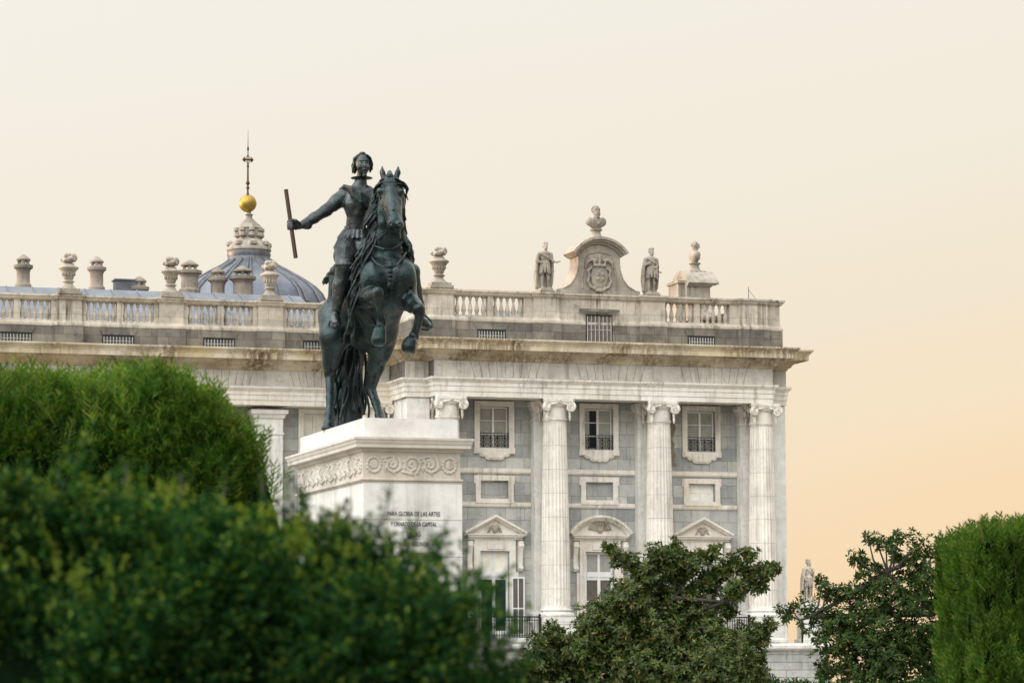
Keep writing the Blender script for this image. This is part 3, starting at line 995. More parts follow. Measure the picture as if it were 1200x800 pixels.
def baluster_group(x0, x1, y, n=5):
    """one open panel: a low sill with its own row of turned balusters"""
    m = MB(); m.box(x0, x1, y, y + .42, 25.395, 25.43)
    o = m.build('balustrade', STONE_A, palace)
    for k in range(n):
        xx = x0 + (x1 - x0) * (k + .5) / n
        put('baluster', bal_me, o, (xx, y + .22, 25.4))
yb = YA + .06
blocks([(a, b, True) for a, b in PED], YA)
blocks([(57.421, 57.62, 0), (62.3, 62.919, 0), (59.84, 60.22, 0)], YA, depth=.5)
baluster_group(57.62, 59.84, yb, 5); baluster_group(60.22, 62.3, yb, 5)
blocks([(54.8, 55.749, 0), (79.301, 80.3, 0), (76.72, 77.299, 0)], YA, depth=1.0)
blocks([(74.2, 74.58, 0)], YA, depth=.5)
baluster_group(72.021, 74.2, yb, 5); baluster_group(74.58, 76.72, yb, 5)
# wing balustrade
for (a, b) in WPED: blocks([(a, b, True)], YA + DW)
wc = [x for x in (-13.2, -6.5, .3, 7.0, 13.8, 20.55, 27.3, 34.07, 40.88, 47.58)]
for x0, x1 in list(zip(wc, wc[1:]))[5:] + [(47.58, 54.3)]:
    a, b = x0 + .84, x1 - .84
    mid = (a + b) / 2
    blocks([(a, a + .3, 0), (b - .3, b, 0), (mid - .2, mid + .2, 0)], YA + DW, depth=.5)
    baluster_group(a + .3, mid - .2, yb + DW, 5); baluster_group(mid + .2, b - .3, yb + DW, 5)
# solid gable block between the statues, with its barred window
m = MB(); m.box(64.661, 70.339, YA + .002, YA + 1.0, 25.02, 26.76); m.build('attic_panel', STONE_A, palace)
def attic_window(x, hw, z0, z1, y, bars, hood=False):
    m = MB()
    t = .1
    m.box(x - hw - t, x - hw, y - .05, y - .003, z0, z1 + t); m.box(x + hw, x + hw + t, y - .05, y - .003, z0, z1 + t); m.box(x - hw, x + hw, y - .05, y - .003, z1, z1 + t)
    o = m.build('attic_window', IRON, palace)
    q = MB(); q.box(x - hw, x + hw, y - .02, y - .004, z0, z1); q.build('pane', plain('attic glass', (.07, .072, .07), .3) if not hood else SCREEN, o)
    r = MB()
    for k in range(bars + 1):
        xx = x - hw + 2 * hw * k / bars
        r.tube([(xx, y - .06, z0), (xx, y - .06, z1)], .028, 5)
    r.tube([(x - hw, y - .06, (z0 + z1) / 2), (x + hw, y - .06, (z0 + z1) / 2)], .02, 5)
    r.build('bars', plain('pale iron bars', (.42, .42, .40)), o)
    h = MB()
    if hood:
        h.box(x - hw - .55, x + hw + .55, y - .25, y - .003, z1 + .28, z1 + .46)
    else:
        h.prism([(x - hw - .12, z1 + .12), (x + hw + .12, z1 + .12), (x + hw + .34, z1 + .5), (x - hw - .34, z1 + .5)], y - .06, y - .003)
    h.build('window_head', STONE_D, o)
ya = YA - .1
for x in (60.05, 74.62): attic_window(x, .85, 23.82, 24.42, ya, 9)
for x in (30.7, 37.45, 44.2, 51.0): attic_window(x - .1, .95, 23.82, 24.42, ya + DW, 9)
attic_window(67.45, .82, 23.82, 25.62, ya - .003, 6, True)

# --- roofs and chimneys
m = MB()
m.add([(-260, P + DW + 1.0, 25.6), (52, P + DW + 1.0, 25.6), (52, P + DW + 9.5, 28.75), (-260, P + DW + 9.5, 28.75), (-260, P + DW + 24, 28.8), (52, P + DW + 24, 28.8)], [(0, 1, 2, 3), (3, 2, 5, 4)])
for k in range(40):
    x = -19 + k * 1.8
    m.tube([(x, P + DW + 1.0, 25.63), (x, P + DW + 9.5, 28.78)], .05, 4)
roof = m.build('roof', LEAD, palace)
m = MB()
m.add([(55.5, P + 1.2, 25.2), (79.6, P + 1.2, 25.2), (75, P + 9, 26.6), (60, P + 9, 26.6), (79.6, P + 40, 25.2), (75, P + 34, 26.6), (55.5, P + 40, 25.2), (60, P + 34, 26.6)], [(0, 1, 2, 3), (1, 4, 5, 2), (4, 6, 7, 5), (6, 0, 3, 7), (3, 2, 5, 7)])
m.add([(61.3, P + 5, 26.0), (68, P + 5, 26.0), (68, P + 12, 27.3), (63.5, P + 12, 27.3)], [(0, 1, 2, 3)])
m.build('roof', LEAD, palace)
def chimney(px, ytop, ybot, r, D, dome=True):
    p = at(px, ybot + 12, D); top = at(px, ytop, D)[2]; bot = p[2]
    h = top - bot; m = MB(); c = (p[0], p[1], bot)
    m.lathe([(r * 1.25, 0), (r * 1.25, .55), (r * 1.0, .7), (r * .98, h - 1.25), (r * 1.05, h - 1.2), (r * 1.12, h - 1.1), (r * 1.42, h - 1.0), (r * 1.45, h - .8), (r * 1.0, h - .72)], c, 20)
    for k in range(6):
        a = k * math.pi / 3 + .3
        m.box(c[0] + r * .72 * math.cos(a) - .1, c[0] + r * .72 * math.cos(a) + .1, c[1] + r * .72 * math.sin(a) - .1, c[1] + r * .72 * math.sin(a) + .1, bot + h - .73, bot + h - .45)
    m.lathe([(.3, h - .46), (r * 1.02, h - .46), (r * 1.05, h - .36), (r * .7, h - .2), (r * .3, h - .06), (.05, h)], c, 20)
    m.build('chimney', STONE_K, roof)
DC = 224
for px, yt, yb_, r in ((27, 298, 331, .48), (113, 300.5, 334, .48), (163, 323.5, 346, .5), (222, 304.5, 337, .62), (255, 313, 343, .5), (284, 311.5, 345, .68)):
    chimney(px, yt, yb_, r, DC)
m = MB(); q = at(147, 346, DC); m.box(q[0] - .8, q[0] + 1.1, q[1] - .6, q[1] + .6, q[2] - .5, q[2] + 1.0); m.box(q[0] - .9, q[0] + 1.2, q[1] - .7, q[1] + .7, q[2] + 1.0, q[2] + 1.1)
m.box(q[0] + .2, q[0] + .9, q[1] - .62, q[1] - .605, q[2], q[2] + .8)
m.build('roof_lantern', LEAD_D, roof)

# ================================================================== chapel dome behind the wing
DD = 250
pc = at(293, 345, DD)
dome = thing('chapel_dome', 'lead covered ribbed dome with stone lantern and gilded ball behind the wing roof', 'dome', tuple(pc))
sc_ = DD / FPX / math.cos(0)
def dome_prof():
    # half widths measured on the outline against height
    return [(hw * sc_, (345 - y) * sc_) for hw, y in ((92, 360), (84, 345), (76, 337), (69, 332), (62, 327.5), (55, 323.5), (48, 319.5), (41, 315.8), (34, 312), (28, 308), (25, 305))]
DP = dome_prof()
m = MB(); m.lathe([(DP[0][0], DP[0][1] - 3)] + DP, tuple(pc), 64); shell = m.build('dome_shell', LEAD, dome)
for k in range(16):
    a = 2 * math.pi * (k + .35) / 16
    for off in (-.045, .045):
        mm = MB() if off < 0 else mm
        mm.tube([(pc[0] + (r + .06) * math.cos(a + off), pc[1] + (r + .06) * math.sin(a + off), pc[2] + z) for r, z in DP], [.13] * len(DP), 6)
    mm.build('rib', LEAD_D, shell)
s1 = sc_
lz = lambda y: at(292, y, DD)[2] - pc[2]
m = MB(); c = tuple(at(291.5, 345, DD)); 
m.lathe([(33 * s1, lz(325)), (31 * s1, lz(318)), (28 * s1, lz(314)), (26.5 * s1, lz(312)), (25.5 * s1, lz(303)), (25 * s1, lz(302)), (26 * s1, lz(299)), (25 * s1, lz(295))], c, 32)
m.build('lantern_drum', LEAD_D, dome)
m = MB()
m.lathe([(25 * s1, lz(295.5)), (26.5 * s1, lz(294)), (26 * s1, lz(291)), (21 * s1, lz(285.5)), (15 * s1, lz(281)), (12.5 * s1, lz(279)), (14.5 * s1, lz(273)), (14.5 * s1, lz(269.5)), (16 * s1, lz(268)), (13 * s1, lz(264)), (8 * s1, lz(260)), (4 * s1, lz(256)), (3.5 * s1, lz(253)), (5 * s1, lz(252)), (2.5 * s1, lz(250)), (2 * s1, lz(246))], c, 32)
for k in range(8):
    a = 2 * math.pi * k / 8
    for (rr_, y0, sz) in ((23 * s1, 287, .32), (14.2 * s1, 276, .3), (15 * s1, 270, .26)):
        m.lathe([(.02, -sz), (sz, -.1), (sz * .9, .15), (.02, sz)], (c[0] + rr_ * math.cos(a), c[1] + rr_ * math.sin(a), c[2] + lz(y0)), 8)
m.build('lantern', STONE_S, dome)
bc = tuple(at(290.3, 238.5, DD))
m = MB(); m.lathe([(.01, -10.5 * s1)] + [(10.5 * s1 * math.cos(t), 10.5 * s1 * math.sin(t)) for t in [math.radians(-80 + 160 * k / 16) for k in range(17)]] + [(.01, 10.5 * s1)], bc, 32)
m.build('gilded_ball', GILT, dome)
m = MB()
zz = lambda y: (238.5 - y) * s1
m.lathe([(2.6 * s1, zz(229)), (1.2 * s1, zz(226)), (1.0 * s1, zz(222)), (2.2 * s1, zz(220)), (.8 * s1, zz(217)), (2.6 * s1, zz(214.5)), (1.2 * s1, zz(211)), (1.0 * s1, zz(196)), (1.6 * s1, zz(194)), (.7 * s1, zz(191)), (.6 * s1, zz(176)), (1.4 * s1, zz(173)), (.5 * s1, zz(170)), (.25 * s1, zz(158)), (.01, zz(150))], bc, 8)
for s in (-1, 1):
    m.tube([(bc[0], bc[1], bc[2] + zz(186)), (bc[0] + s * 4.4 * s1, bc[1], bc[2] + zz(186))], 1.1 * s1, 6)
    m.lathe([(.01, -.2), (.17, 0), (.01, .2)], (bc[0] + s * 4.6 * s1, bc[1], bc[2] + zz(186)), 8)
    m.tube([(bc[0] + s * 3.6 * s1, bc[1], bc[2] + zz(189)), (bc[0] + s * 3.6 * s1, bc[1], bc[2] + zz(183))], .5 * s1, 5)
    m.tube([(bc[0], bc[1], bc[2] + zz(180)), (bc[0] + s * 1.9 * s1, bc[1], bc[2] + zz(183)), (bc[0] + s * 2.0 * s1, bc[1], bc[2] + zz(189)), (bc[0], bc[1], bc[2] + zz(192))], .4 * s1, 5)
m.build('cross', plain('rusty gilt iron', (.075, .045, .016), .7, .3), dome)

# ================================================================== stone urns on the balustrade
def urn_mesh():
    m = MB()
    m.slab([(-.78, -.78), (.78, -.78), (.78, .78), (-.78, .78)], 0, .16)
    m.slab([(-.66, -.66), (.66, -.66), (.66, .66), (-.66, .66)], .16, .36)
    m.lathe([(.6, .36), (.5, .46), (.36, .58), (.28, .72), (.3, .80), (.38, .84), (.38, .9), (.28, .94), (.27, 1.0), (.33, 1.08), (.36, 1.26), (.44, 1.5), (.56, 1.66), (.64, 1.72), (.66, 1.80), (.56, 1.88), (.4, 1.96), (.34, 2.0), (.36, 2.06)], seg=28)
    for k in range(14):
        a = 2 * math.pi * k / 14
        m.lathe([(.01, -.16), (.07, -.02), (.05, .12), (.01, .2)], (.4 * math.cos(a), .4 * math.sin(a), 1.38), 6)
    return m.mesh('urn_body', STONE_S)
urn_me = urn_mesh()
B = Blend(.035)
B.ell((0, 0, 2.36), (.4, .4, .3), .05)
rr = random.Random(5)
for k in range(22):
    a = rr.uniform(0, 6.28); e = rr.uniform(-.5, 1.1)
    B.ell((.42 * math.cos(a) * math.cos(e), .42 * math.sin(a) * math.cos(e), 2.36 + .34 * math.sin(e)), (rr.uniform(.11, .18),) * 3, .03)
flame_me = B.mesh('urn_flame', STONE_S)
URNS = [(34.07, P + DW - .12, 'stone urn with a leafy top between the two tall left chimneys'),
        (40.88, P + DW - .12, 'stone urn on the balustrade directly left of the squat domed chimney'),
        (47.58, P + DW - .12, 'pale stone urn standing in front of the ribbed lead dome'),
        (56.58, P - .12, 'stone urn on the balustrade just right of the bronze horse')]
u0 = None
for x, y, lab in URNS:
    if u0 is None:
        u0 = thing('roof_urn', lab, 'urn', (x, y, 27.1), 'urns along the roof balustrade')
        put('urn_body', urn_me, u0, (x, y, 27.1)); put('urn_flame', flame_me, u0, (x, y, 27.1))
    else:
        c = copy_tree(u0); c.location = (x, y, 27.1); c['label'] = lab
        c.rotation_euler = (0, 0, 0)

# ================================================================== crest gable with arms, busts, statues
def gable(name, loc, label, rotz=0):
    g = thing(name, label, 'gable', loc, 'sculpted gables crowning the attic')
    L = Vector(loc)
    def B2(m, nm, mat, par): 
        return put(nm, m.mesh(nm, mat), par, tuple(L))
    m = MB()
    # bell shaped outline with concave flanks
    half = [(2.95, 0), (2.95, .22), (2.55, .3), (2.1, .55), (1.75, 1.0), (1.55, 1.6), (1.5, 2.1), (1.5, 2.55), (1.05, 2.9)]
    top = [(0.0, 3.05)]
    pts = [(-u, v) for u, v in half] + top + [(u, v) for u, v in half[::-1]]
    pts = pts[::-1]
    pts = [(u * .97, v * 1.07) for u, v in pts]
    m.prism(pts, -.45, 1.3)
    # raised inner panel border
    inn = [(1.15, .3), (1.2, .9), (1.1, 1.5), (1.08, 2.2), (.85, 2.62), (0, 2.8)]
    for s in (-1, 1):
        m.tube([(s * u, -.47, v) for u, v in inn], .06, 6)
        m.tube([(s * (u - .08), -.46, v) for u, v in half[2:8]], .05, 6)
    body = B2(m, 'gable_body', STONE_S, g)
    m = MB()
    # arched cornice over the top
    rad, zc = 2.25, 1.42
    angs = [math.radians(-56 + 112 * k / 20) for k in range(21)]
    for (r0, r1, y0) in ((1.86, 2.02, -.6), (2.022, 2.15, -.85), (2.152, 2.32, -1.0)):
        for k in range(20):
            a, b = angs[k], angs[k + 1]
            m.prism([(r0 * math.sin(a), zc + r0 * math.cos(a)), (r0 * math.sin(b), zc + r0 * math.cos(b)), (r1 * math.sin(b), zc + r1 * math.cos(b)), (r1 * math.sin(a), zc + r1 * math.cos(a))], y0, 1.29)
    m.box(-1.0, 1.0, 1.302, 1.75, 0, 2.75); m.box(-1.15, 1.15, 1.302, 1.85, 2.75, 2.95)
    B2(m, 'arched_cornice', STONE_S, body)
    # coat of arms: scrolled shield under a crown with garlands
    b = Blend(.035)
    b.ell((0, -.5, 1.15), (.62, .16, .72), .05).ell((0, -.5, .75), (.5, .16, .5), .08)
    b.ell((0, -.66, 1.1), (.34, .1, .42), .03)
    for s in (-1, 1):
        b.chain([(s * .55, -.52, 1.7), (s * .78, -.55, 1.5), (s * .7, -.55, 1.2), (s * .8, -.55, .8), (s * .62, -.55, .45), (s * .35, -.55, .32)], [.1, .1, .08, .1, .09, .1], .05)
        b.chain([(s * .3, -.6, 2.2), (s * .55, -.6, 2.25), (s * .85, -.58, 2.05), (s * .95, -.55, 1.7)], [.09, .1, .09, .05], .05)
        b.ell((s * .17, -.76, 1.25), (.09, .05, .12), .02).ell((s * .16, -.76, .95), (.1, .05, .1), .02)
        b.cone((s * .32, -.6, 1.85), (s * .42, -.6, 2.2), .07, .08, .03)
    b.cone((-.34, -.6, 1.86), (.34, -.6, 1.86), .11, .11, .03)
    b.cone((0, -.6, 1.9), (0, -.62, 2.3), .09, .1, .03).ell((0, -.66, 2.42), (.1, .1, .1), .02)
    b.ell((0, -.58, .2), (.32, .12, .12), .05)
    put('coat_of_arms', b.mesh('coat_of_arms', STONE_S), body, tuple(L))
    m = MB()
    m.slab([(-.7, -.5), (.7, -.5), (.7, .7), (-.7, .7)], 3.55, 3.72)
    m.lathe([(.6, 3.7), (.52, 3.78), (.38, 3.9), (.3, 4.1), (.3, 4.2), (.42, 4.28), (.42, 4.36), (.2, 4.4)], (0, .1, 0), 20)
    B2(m, 'bust_socle', STONE_S, body)
    g.rotation_euler = (0, 0, rotz)
    return g
GX, GY, GZ = 67.5, P + .15, 27.12
gable('crest_gable', (GX, GY, GZ), 'curved stone crest carved with a coat of arms seen from the front')
NX, NY = 79.9, P + 14.3
gable('crest_gable', (NX, NY, GZ), 'stone crest on the far side of the roof seen from its narrow end', math.radians(90))

def bust(loc, label, rotz, beard=True, s=1.0):
    b = Blend(.03)
    b.ell((0, 0, .42), (.62, .32, .40), .08).ell((0, 0, .18), (.36, .24, .26), .1)
    for s in (-1, 1): b.ell((s * .52, .02, .5), (.22, .26, .3), .08)
    b.cone((0, 0, .7), (0, -.02, 1.0), .2, .17, .08)
    b.ell((0, -.06, 1.2), (.24, .28, .33), .05)
    b.ell((0, .04, 1.34), (.26, .27, .24), .04)
    b.cone((0, -.33, 1.24), (0, -.38, 1.12), .03, .05, .03)
    for s in (-1, 1):
        b.ell((s * .1, -.32, 1.25), (.06, .05, .04), .02, neg=True)
        b.ell((s * .25, -.0, 1.18), (.05, .08, .1), .02)
        b.cone((s * .3, -.22, .62), (0, -.34, .3), .07, .06, .05)
    b.cone((-.12, -.32, 1.3), (.12, -.32, 1.3), .035, .035, .02)
    if beard:
        b.ell((0, -.24, .98), (.2, .16, .2), .05); b.ell((0, -.28, .82), (.13, .1, .14), .05)
    for k in range(9):
        a = -.4 + k * (math.pi + .8) / 8
        b.ell((.25 * math.cos(a), .06 + .05 * math.sin(a * 2), 1.3 + .2 * math.sin(a)), (.09,) * 3, .03)
    t = thing('stone_bust', label, 'bust', loc, 'portrait busts on the gables')
    b.build('bust_body', STONE_S, t, loc)
    t.rotation_euler = (0, 0, rotz); t.scale = (s, s, s)
    return t
bust((GX, GY + .1, GZ + 4.38), 'bearded stone bust standing on top of the front coat of arms crest', math.radians(8))
bust((NX - .1, NY, GZ + 4.38), 'stone bust in profile on the narrow crest near the right end', math.radians(90), False, 1.5)
# ================================================================== standing stone kings
def stone_king(name, loc, label, rotz=0, mirror=1, pose=0, s=1.0, cat='statue', group=None, seed=1, mat=None):
    b = Blend(.028)
    X = mirror
    rr = random.Random(seed)
    b.bx((0, 0, .06), (.42, .36, .06), .01)
    b.bx((0, 0, .16), (.36, .3, .05), .01)
    # weight bearing leg and bent free leg
    b.chain([(-.15 * X, .04, .2), (-.15 * X, .05, .72), (-.13 * X, .03, 1.25)], [.075, .085, .13], .06)
    b.cone((-.15 * X, .03, .22), (-.17 * X, -.2, .21), .075, .055, .04)
    b.ell((-.155 * X, .09, .58), (.08, .09, .17), .06)
    b.chain([(.2 * X, .1, .22), (.19 * X, -.02, .74), (.13 * X, .02, 1.25)], [.07, .08, .13], .06)
    b.cone((.2 * X, .08, .22), (.27 * X, -.14, .21), .07, .05, .04)
    # tunic skirt, torso
    for k in range(10):
        a = 2 * math.pi * k / 10
        b.cone((.2 * math.cos(a), .15 * math.sin(a), 1.62), (.29 * math.cos(a) + rr.uniform(-.02, .02), .23 * math.sin(a), 1.06 + rr.uniform(-.04, .04)), .09, .06, .035)
    b.ell((0, 0, 1.5), (.24, .18, .3), .06)
    b.ell((0, 0, 1.95), (.29, .2, .34), .08)
    b.cone((-.25, 0, 1.68), (.25, 0, 1.66), .06, .06, .03) if False else b.ell((0, 0, 1.64), (.25, .2, .06), .03)
    # neck, head with beard and crown
    b.cone((0, 0, 2.2), (.01 * X, -.02, 2.42), .1, .085, .06)
    b.ell((.015 * X, -.04, 2.56), (.13, .155, .18), .03)
    b.ell((.015 * X, .03, 2.58), (.15, .15, .17), .04)
    b.cone((.015 * X, -.19, 2.56), (.015 * X, -.21, 2.51), .02, .03, .02)
    for q in (-1, 1): b.ell((.015 * X + q * .055, -.185, 2.585), (.035, .03, .022), .015, neg=True)
    b.ell((.015 * X, -.13, 2.42), (.1, .09, .11), .04)
    b.ell((.015 * X, .0, 2.70), (.155, .155, .05), .02)
    for k in range(8):
        a = 2 * math.pi * k / 8
        b.ell((.015 * X + .13 * math.cos(a), .13 * math.sin(a), 2.72), (.045, .045, .05 if seed % 2 else .07), .02)
    # cloak: shoulders cape and long fall behind
    b.ell((0, .03, 2.13), (.37, .23, .17), .06)
    for k in range(9):
        u = -1 + 2 * k / 8
        b.chain([(.36 * u, .1 + .06 * (1 - u * u), 2.1), (.44 * u, .2, 1.5), (.47 * u + rr.uniform(-.03, .03), .22, .9), (.40 * u + rr.uniform(-.04, .04), .2, .26)], [.07, .075, .08, .085], .03)
    for q in (-1, 1):
        b.chain([(q * .36, -.02, 2.12), (q * .45, .02, 1.7), (q * .48, .06, 1.2), (q * .46, .12, .5 if q == X else .3)], [.09, .08, .08, .07], .05)
    b.chain([(-.28, -.12, 2.12), (-.1, -.2, 1.98), (.12, -.2, 1.9), (.3, -.1, 1.8)], [.06, .05, .05, .05], .03)
    # arms
    if pose == 0:      # one hand forward with an object, the other on the hip
        b.chain([(.36 * X, 0, 2.1), (.44 * X, .0, 1.74), (.55 * X, -.3, 1.66)], [.1, .085, .055], .05)
        b.ell((.6 * X, -.36, 1.66), (.06, .08, .05), .03)
        b.cone((.5 * X, -.34, 1.66), (.74 * X, -.38, 1.7), .035, .045, .02)
        b.chain([(-.36 * X, 0, 2.1), (-.47 * X, .04, 1.74), (-.26 * X, -.14, 1.6)], [.1, .085, .06], .05)
    elif pose == 1:    # arm across the body, gathered cloak, sword hilt out to the side
        b.chain([(.36 * X, 0, 2.1), (.42 * X, -.02, 1.72), (.12 * X, -.27, 1.62)], [.1, .085, .06], .05)
        b.ell((.08 * X, -.28, 1.62), (.07, .06, .07), .03)
        b.chain([(-.36 * X, 0, 2.1), (-.42 * X, .0, 1.76), (-.2 * X, -.24, 1.86)], [.1, .085, .06], .05)
        b.cone((.05 * X, -.28, 1.5), (.62 * X, .0, 1.4), .03, .03, .02); b.ell((.66 * X, -.0, 1.4), (.06, .06, .05), .02)
        for k in range(4): b.chain([(.2 * X, -.24, 1.62 - .1 * k), (.36 * X, -.12, 1.3 - .1 * k), (.4 * X, 0, 1.0)], [.07, .06, .05], .03)
    else:              # hand raised to the breast
        b.chain([(.36 * X, 0, 2.1), (.45 * X, -.06, 1.76), (.22 * X, -.28, 1.98)], [.1, .085, .055], .05)
        b.ell((.18 * X, -.29, 2.02), (.06, .05, .07), .03)
        b.cone((.2 * X, -.31, 2.2), (.22 * X, -.32, 1.7), .03, .03, .02)
        b.chain([(-.36 * X, 0, 2.1), (-.46 * X, .0, 1.72), (-.4 * X, -.16, 1.4)], [.1, .085, .06], .05)
    t = thing(name, label, cat, loc, group)
    o = b.build('statue_body', mat or STONE_S, t, loc)
    t.rotation_euler = (0, 0, rotz); t.scale = (s, s, s)
    return t
S1 = (63.8, P - .15, 27.11)
stone_king('stone_statue', S1, 'cloaked stone king left of the crest gable holding an object out in one hand', math.radians(6), 1, 0, 1.2, group='royal stone statues', seed=2)
stone_king('stone_statue', (71.2, P - .15, 27.11), 'cloaked stone figure right of the crest gable with one arm across the body', math.radians(12), 1, 1, 1.16, group='royal stone statues', seed=4)
# small crouching stone lion beside the gable
t = thing('stone_lion', 'small weathered stone lion head peeping out at the right foot of the crest', 'sculpture', (70.05, P + 1.9, 27.1))
b = Blend(.03)
b.ell((.2, 0, .25), (.5, .3, .3), .08).ell((-.3, 0, .6), (.26, .24, .26), .06).ell((-.3, 0, .62), (.34, .2, .34), .05).cone((-.42, -.1, .5), (-.5, -.25, .45), .12, .09, .05)
b.cone((.1, 0, .35), (.7, 0, .05), .2, .12, .06)
b.build('lion_body', STONE_S, t, (70.05, P + 1.9, 27.1), noise=.012)
t.rotation_euler = (0, 0, math.radians(-10))
# lightning conductor on the right end of the balustrade
m = MB(); q = (78.1, P - .2)
m.tube([(q[0], q[1], 27.1), (q[0], q[1], 27.95)], .022, 5); m.tube([(q[0], q[1], 27.75), (q[0] + .55, q[1], 27.12)], .014, 5)
m.lathe([(.07, 0), (.07, .05), (.03, .08)], (q[0], q[1], 27.1), 8)
tag(m.build('lightning_rod', IRON), 'thin upright lightning rod with a slanting stay on the right parapet', 'lightning rod')

# statue on the terrace at the right corner, with its own pedestal
tx, ty = 82.62, P + 1.0
t = thing('statue_pedestal', 'pale stone pedestal under the cloaked statue at the right corner of the palace', 'pedestal', (tx, ty, 4.28))
m = MB(); m.box(tx - .62, tx + .62, ty - .6, ty + .6, 4.28, 6.75); m.build('pedestal_block', STONE_W, t)
m = MB(); sq = [(tx - .62, ty + .6), (tx - .62, ty - .6), (tx + .62, ty - .6), (tx + .62, ty + .6)]
m.mould(sq, [(.0, 6.5), (.06, 6.55), (.14, 6.62), (.14, 6.76), (-.3, 6.78)], True); m.mould(sq, [(.14, 4.28), (.14, 4.5), (.05, 4.6), (0, 4.62)], True)
m.slab([(tx - .5, ty - .5), (tx + .5, ty - .5), (tx + .5, ty + .5), (tx - .5, ty + .5)], 6.78, 6.98)
m.build('pedestal_moulding', STONE_W, t)
stone_king('stone_statue', (tx, ty, 6.98), 'tall cloaked stone figure on the pedestal beside the lower right palace corner', math.radians(30), 1, 2, 1.05, group='royal stone statues', seed=7, mat=STONE_A)
m = MB(); m.tube([(81.3, P - 1.0, 4.28), (81.3, P - 1.0, 5.9)], .07, 6); m.box(81.18, 81.42, P - 1.1, P - .9, 5.2, 5.6)
tag(m.build('lamp_post', IRON), 'short dark post standing before the pedestal at the right corner', 'post')

# ================================================================== monument pedestal
X0, X1, Y0, Y1 = 14.457, 16.20, 54.684, 59.54
ped = thing('monument_pedestal', 'tall white marble pedestal with carved frieze and inscription carrying the bronze horse', 'pedestal', ((X0 + X1) / 2, (Y0 + Y1) / 2, 0))
rect = lambda d: [(X0 - d, Y1 + d), (X0 - d, Y0 - d), (X1 + d, Y0 - d), (X1 + d, Y1 + d)]
m = MB(); m.box(X0, X1, Y0, Y1, 6.08, 6.445); m.build('top_slab', PLINTH, ped)
m = MB()
m.mould(rect(.0), [(-.3, 5.84), (.07, 5.84), (.09, 5.87), (.10, 5.90), (.2, 5.905), (.2, 5.96), (.215, 5.98), (.23, 6.03), (.245, 6.045), (.245, 6.085), (-.3, 6.10)], True)
m.build('cornice', PLINTH_C, ped)
m = MB(); m.mould(rect(.0), [(-.3, 5.36), (.035, 5.36), (.035, 5.842), (-.3, 5.842)], True)
fr = m.build('frieze', PLINTH_C, ped)
m = MB(); m.mould(rect(.0), [(-.3, 5.295), (.04, 5.295), (.055, 5.31), (.085, 5.325), (.085, 5.35), (.05, 5.362), (-.3, 5.364)], True); m.build('moulding', PLINTH_C, ped)
m = MB()
m.box(X0 - .03, X1 + .07, Y0 - .05, Y1 + .03, .9, 5.297)
m.build('die', PLINTH, ped)
m = MB()
m.mould([(X0 - .05, Y1 + .05), (X0 - .05, Y0 - .07), (X1 + .09, Y0 - .07), (X1 + .09, Y1 + .05)], [(.0, 1.6), (.1, 1.5), (.2, 1.2), (.3, 1.15), (.3, .9), (.6, .85), (.6, .4), (1.2, .38), (1.2, 0)], True)
m.build('stepped_base', PLINTH_C, ped)
# carved scrolls and rosettes of the frieze
b = Blend(.0135)
def frieze_relief(length, fx):
    n = max(1, round(length / .36))
    st = length / n
    z = 5.605
    for k in range(n):
        c = (k + .5) * st
        sg = 1 if k % 2 == 0 else -1
        if k in (0, n - 1):
            for q in range(14):
                a = 2 * math.pi * q / 14
                b.ell(fx(c + .125 * math.cos(a), z + .135 * math.sin(a)), (.032,) * 3, .01)
            for q in range(8):
                a = 2 * math.pi * q / 8 + .3
                b.ell(fx(c + .055 * math.cos(a), z + .055 * math.sin(a)), (.026,) * 3, .01)
            b.ell(fx(c, z), (.03,) * 3, .01)
            continue
        pts = []
        for q in range(16):
            t = q / 15; a = t * 3.3 * math.pi
            r = .155 * (1 - .82 * t)
            pts.append(fx(c + r * math.cos(a * sg + .6), z + r * math.sin(a * sg + .6)))
        b.chain(pts, [.03 - .008 * q / 15 for q in range(16)], .01)
        for q in range(5):
            a = 2 * math.pi * q / 5
            b.ell(fx(c + .045 * math.cos(a), z + .045 * math.sin(a)), (.028,) * 3, .01)
        # leaves springing from the stems
        for q in range(6):
            a = q * 1.05 + .4
            b.cone(fx(c + .15 * math.cos(a), z + .13 * math.sin(a)), fx(c + .19 * math.cos(a + .35), z + .20 * math.sin(a + .35)), .028, .014, .012)
        b.cone(fx(c - st / 2, z - sg * .12), fx(c, z - sg * .17), .03, .026, .015)
        b.cone(fx(c + st / 2, z + sg * .05), fx(c + .1, z - sg * .15), .022, .03, .015)
frieze_relief(X1 - X0 + .02, lambda u, z: (X0 - .01 + u, Y0 - .035, z))
frieze_relief(Y1 - Y0 + .02, lambda u, z: (X0 - .035, Y0 - .01 + u, z))
b.build('carved_relief', PLINTH_C, fr)
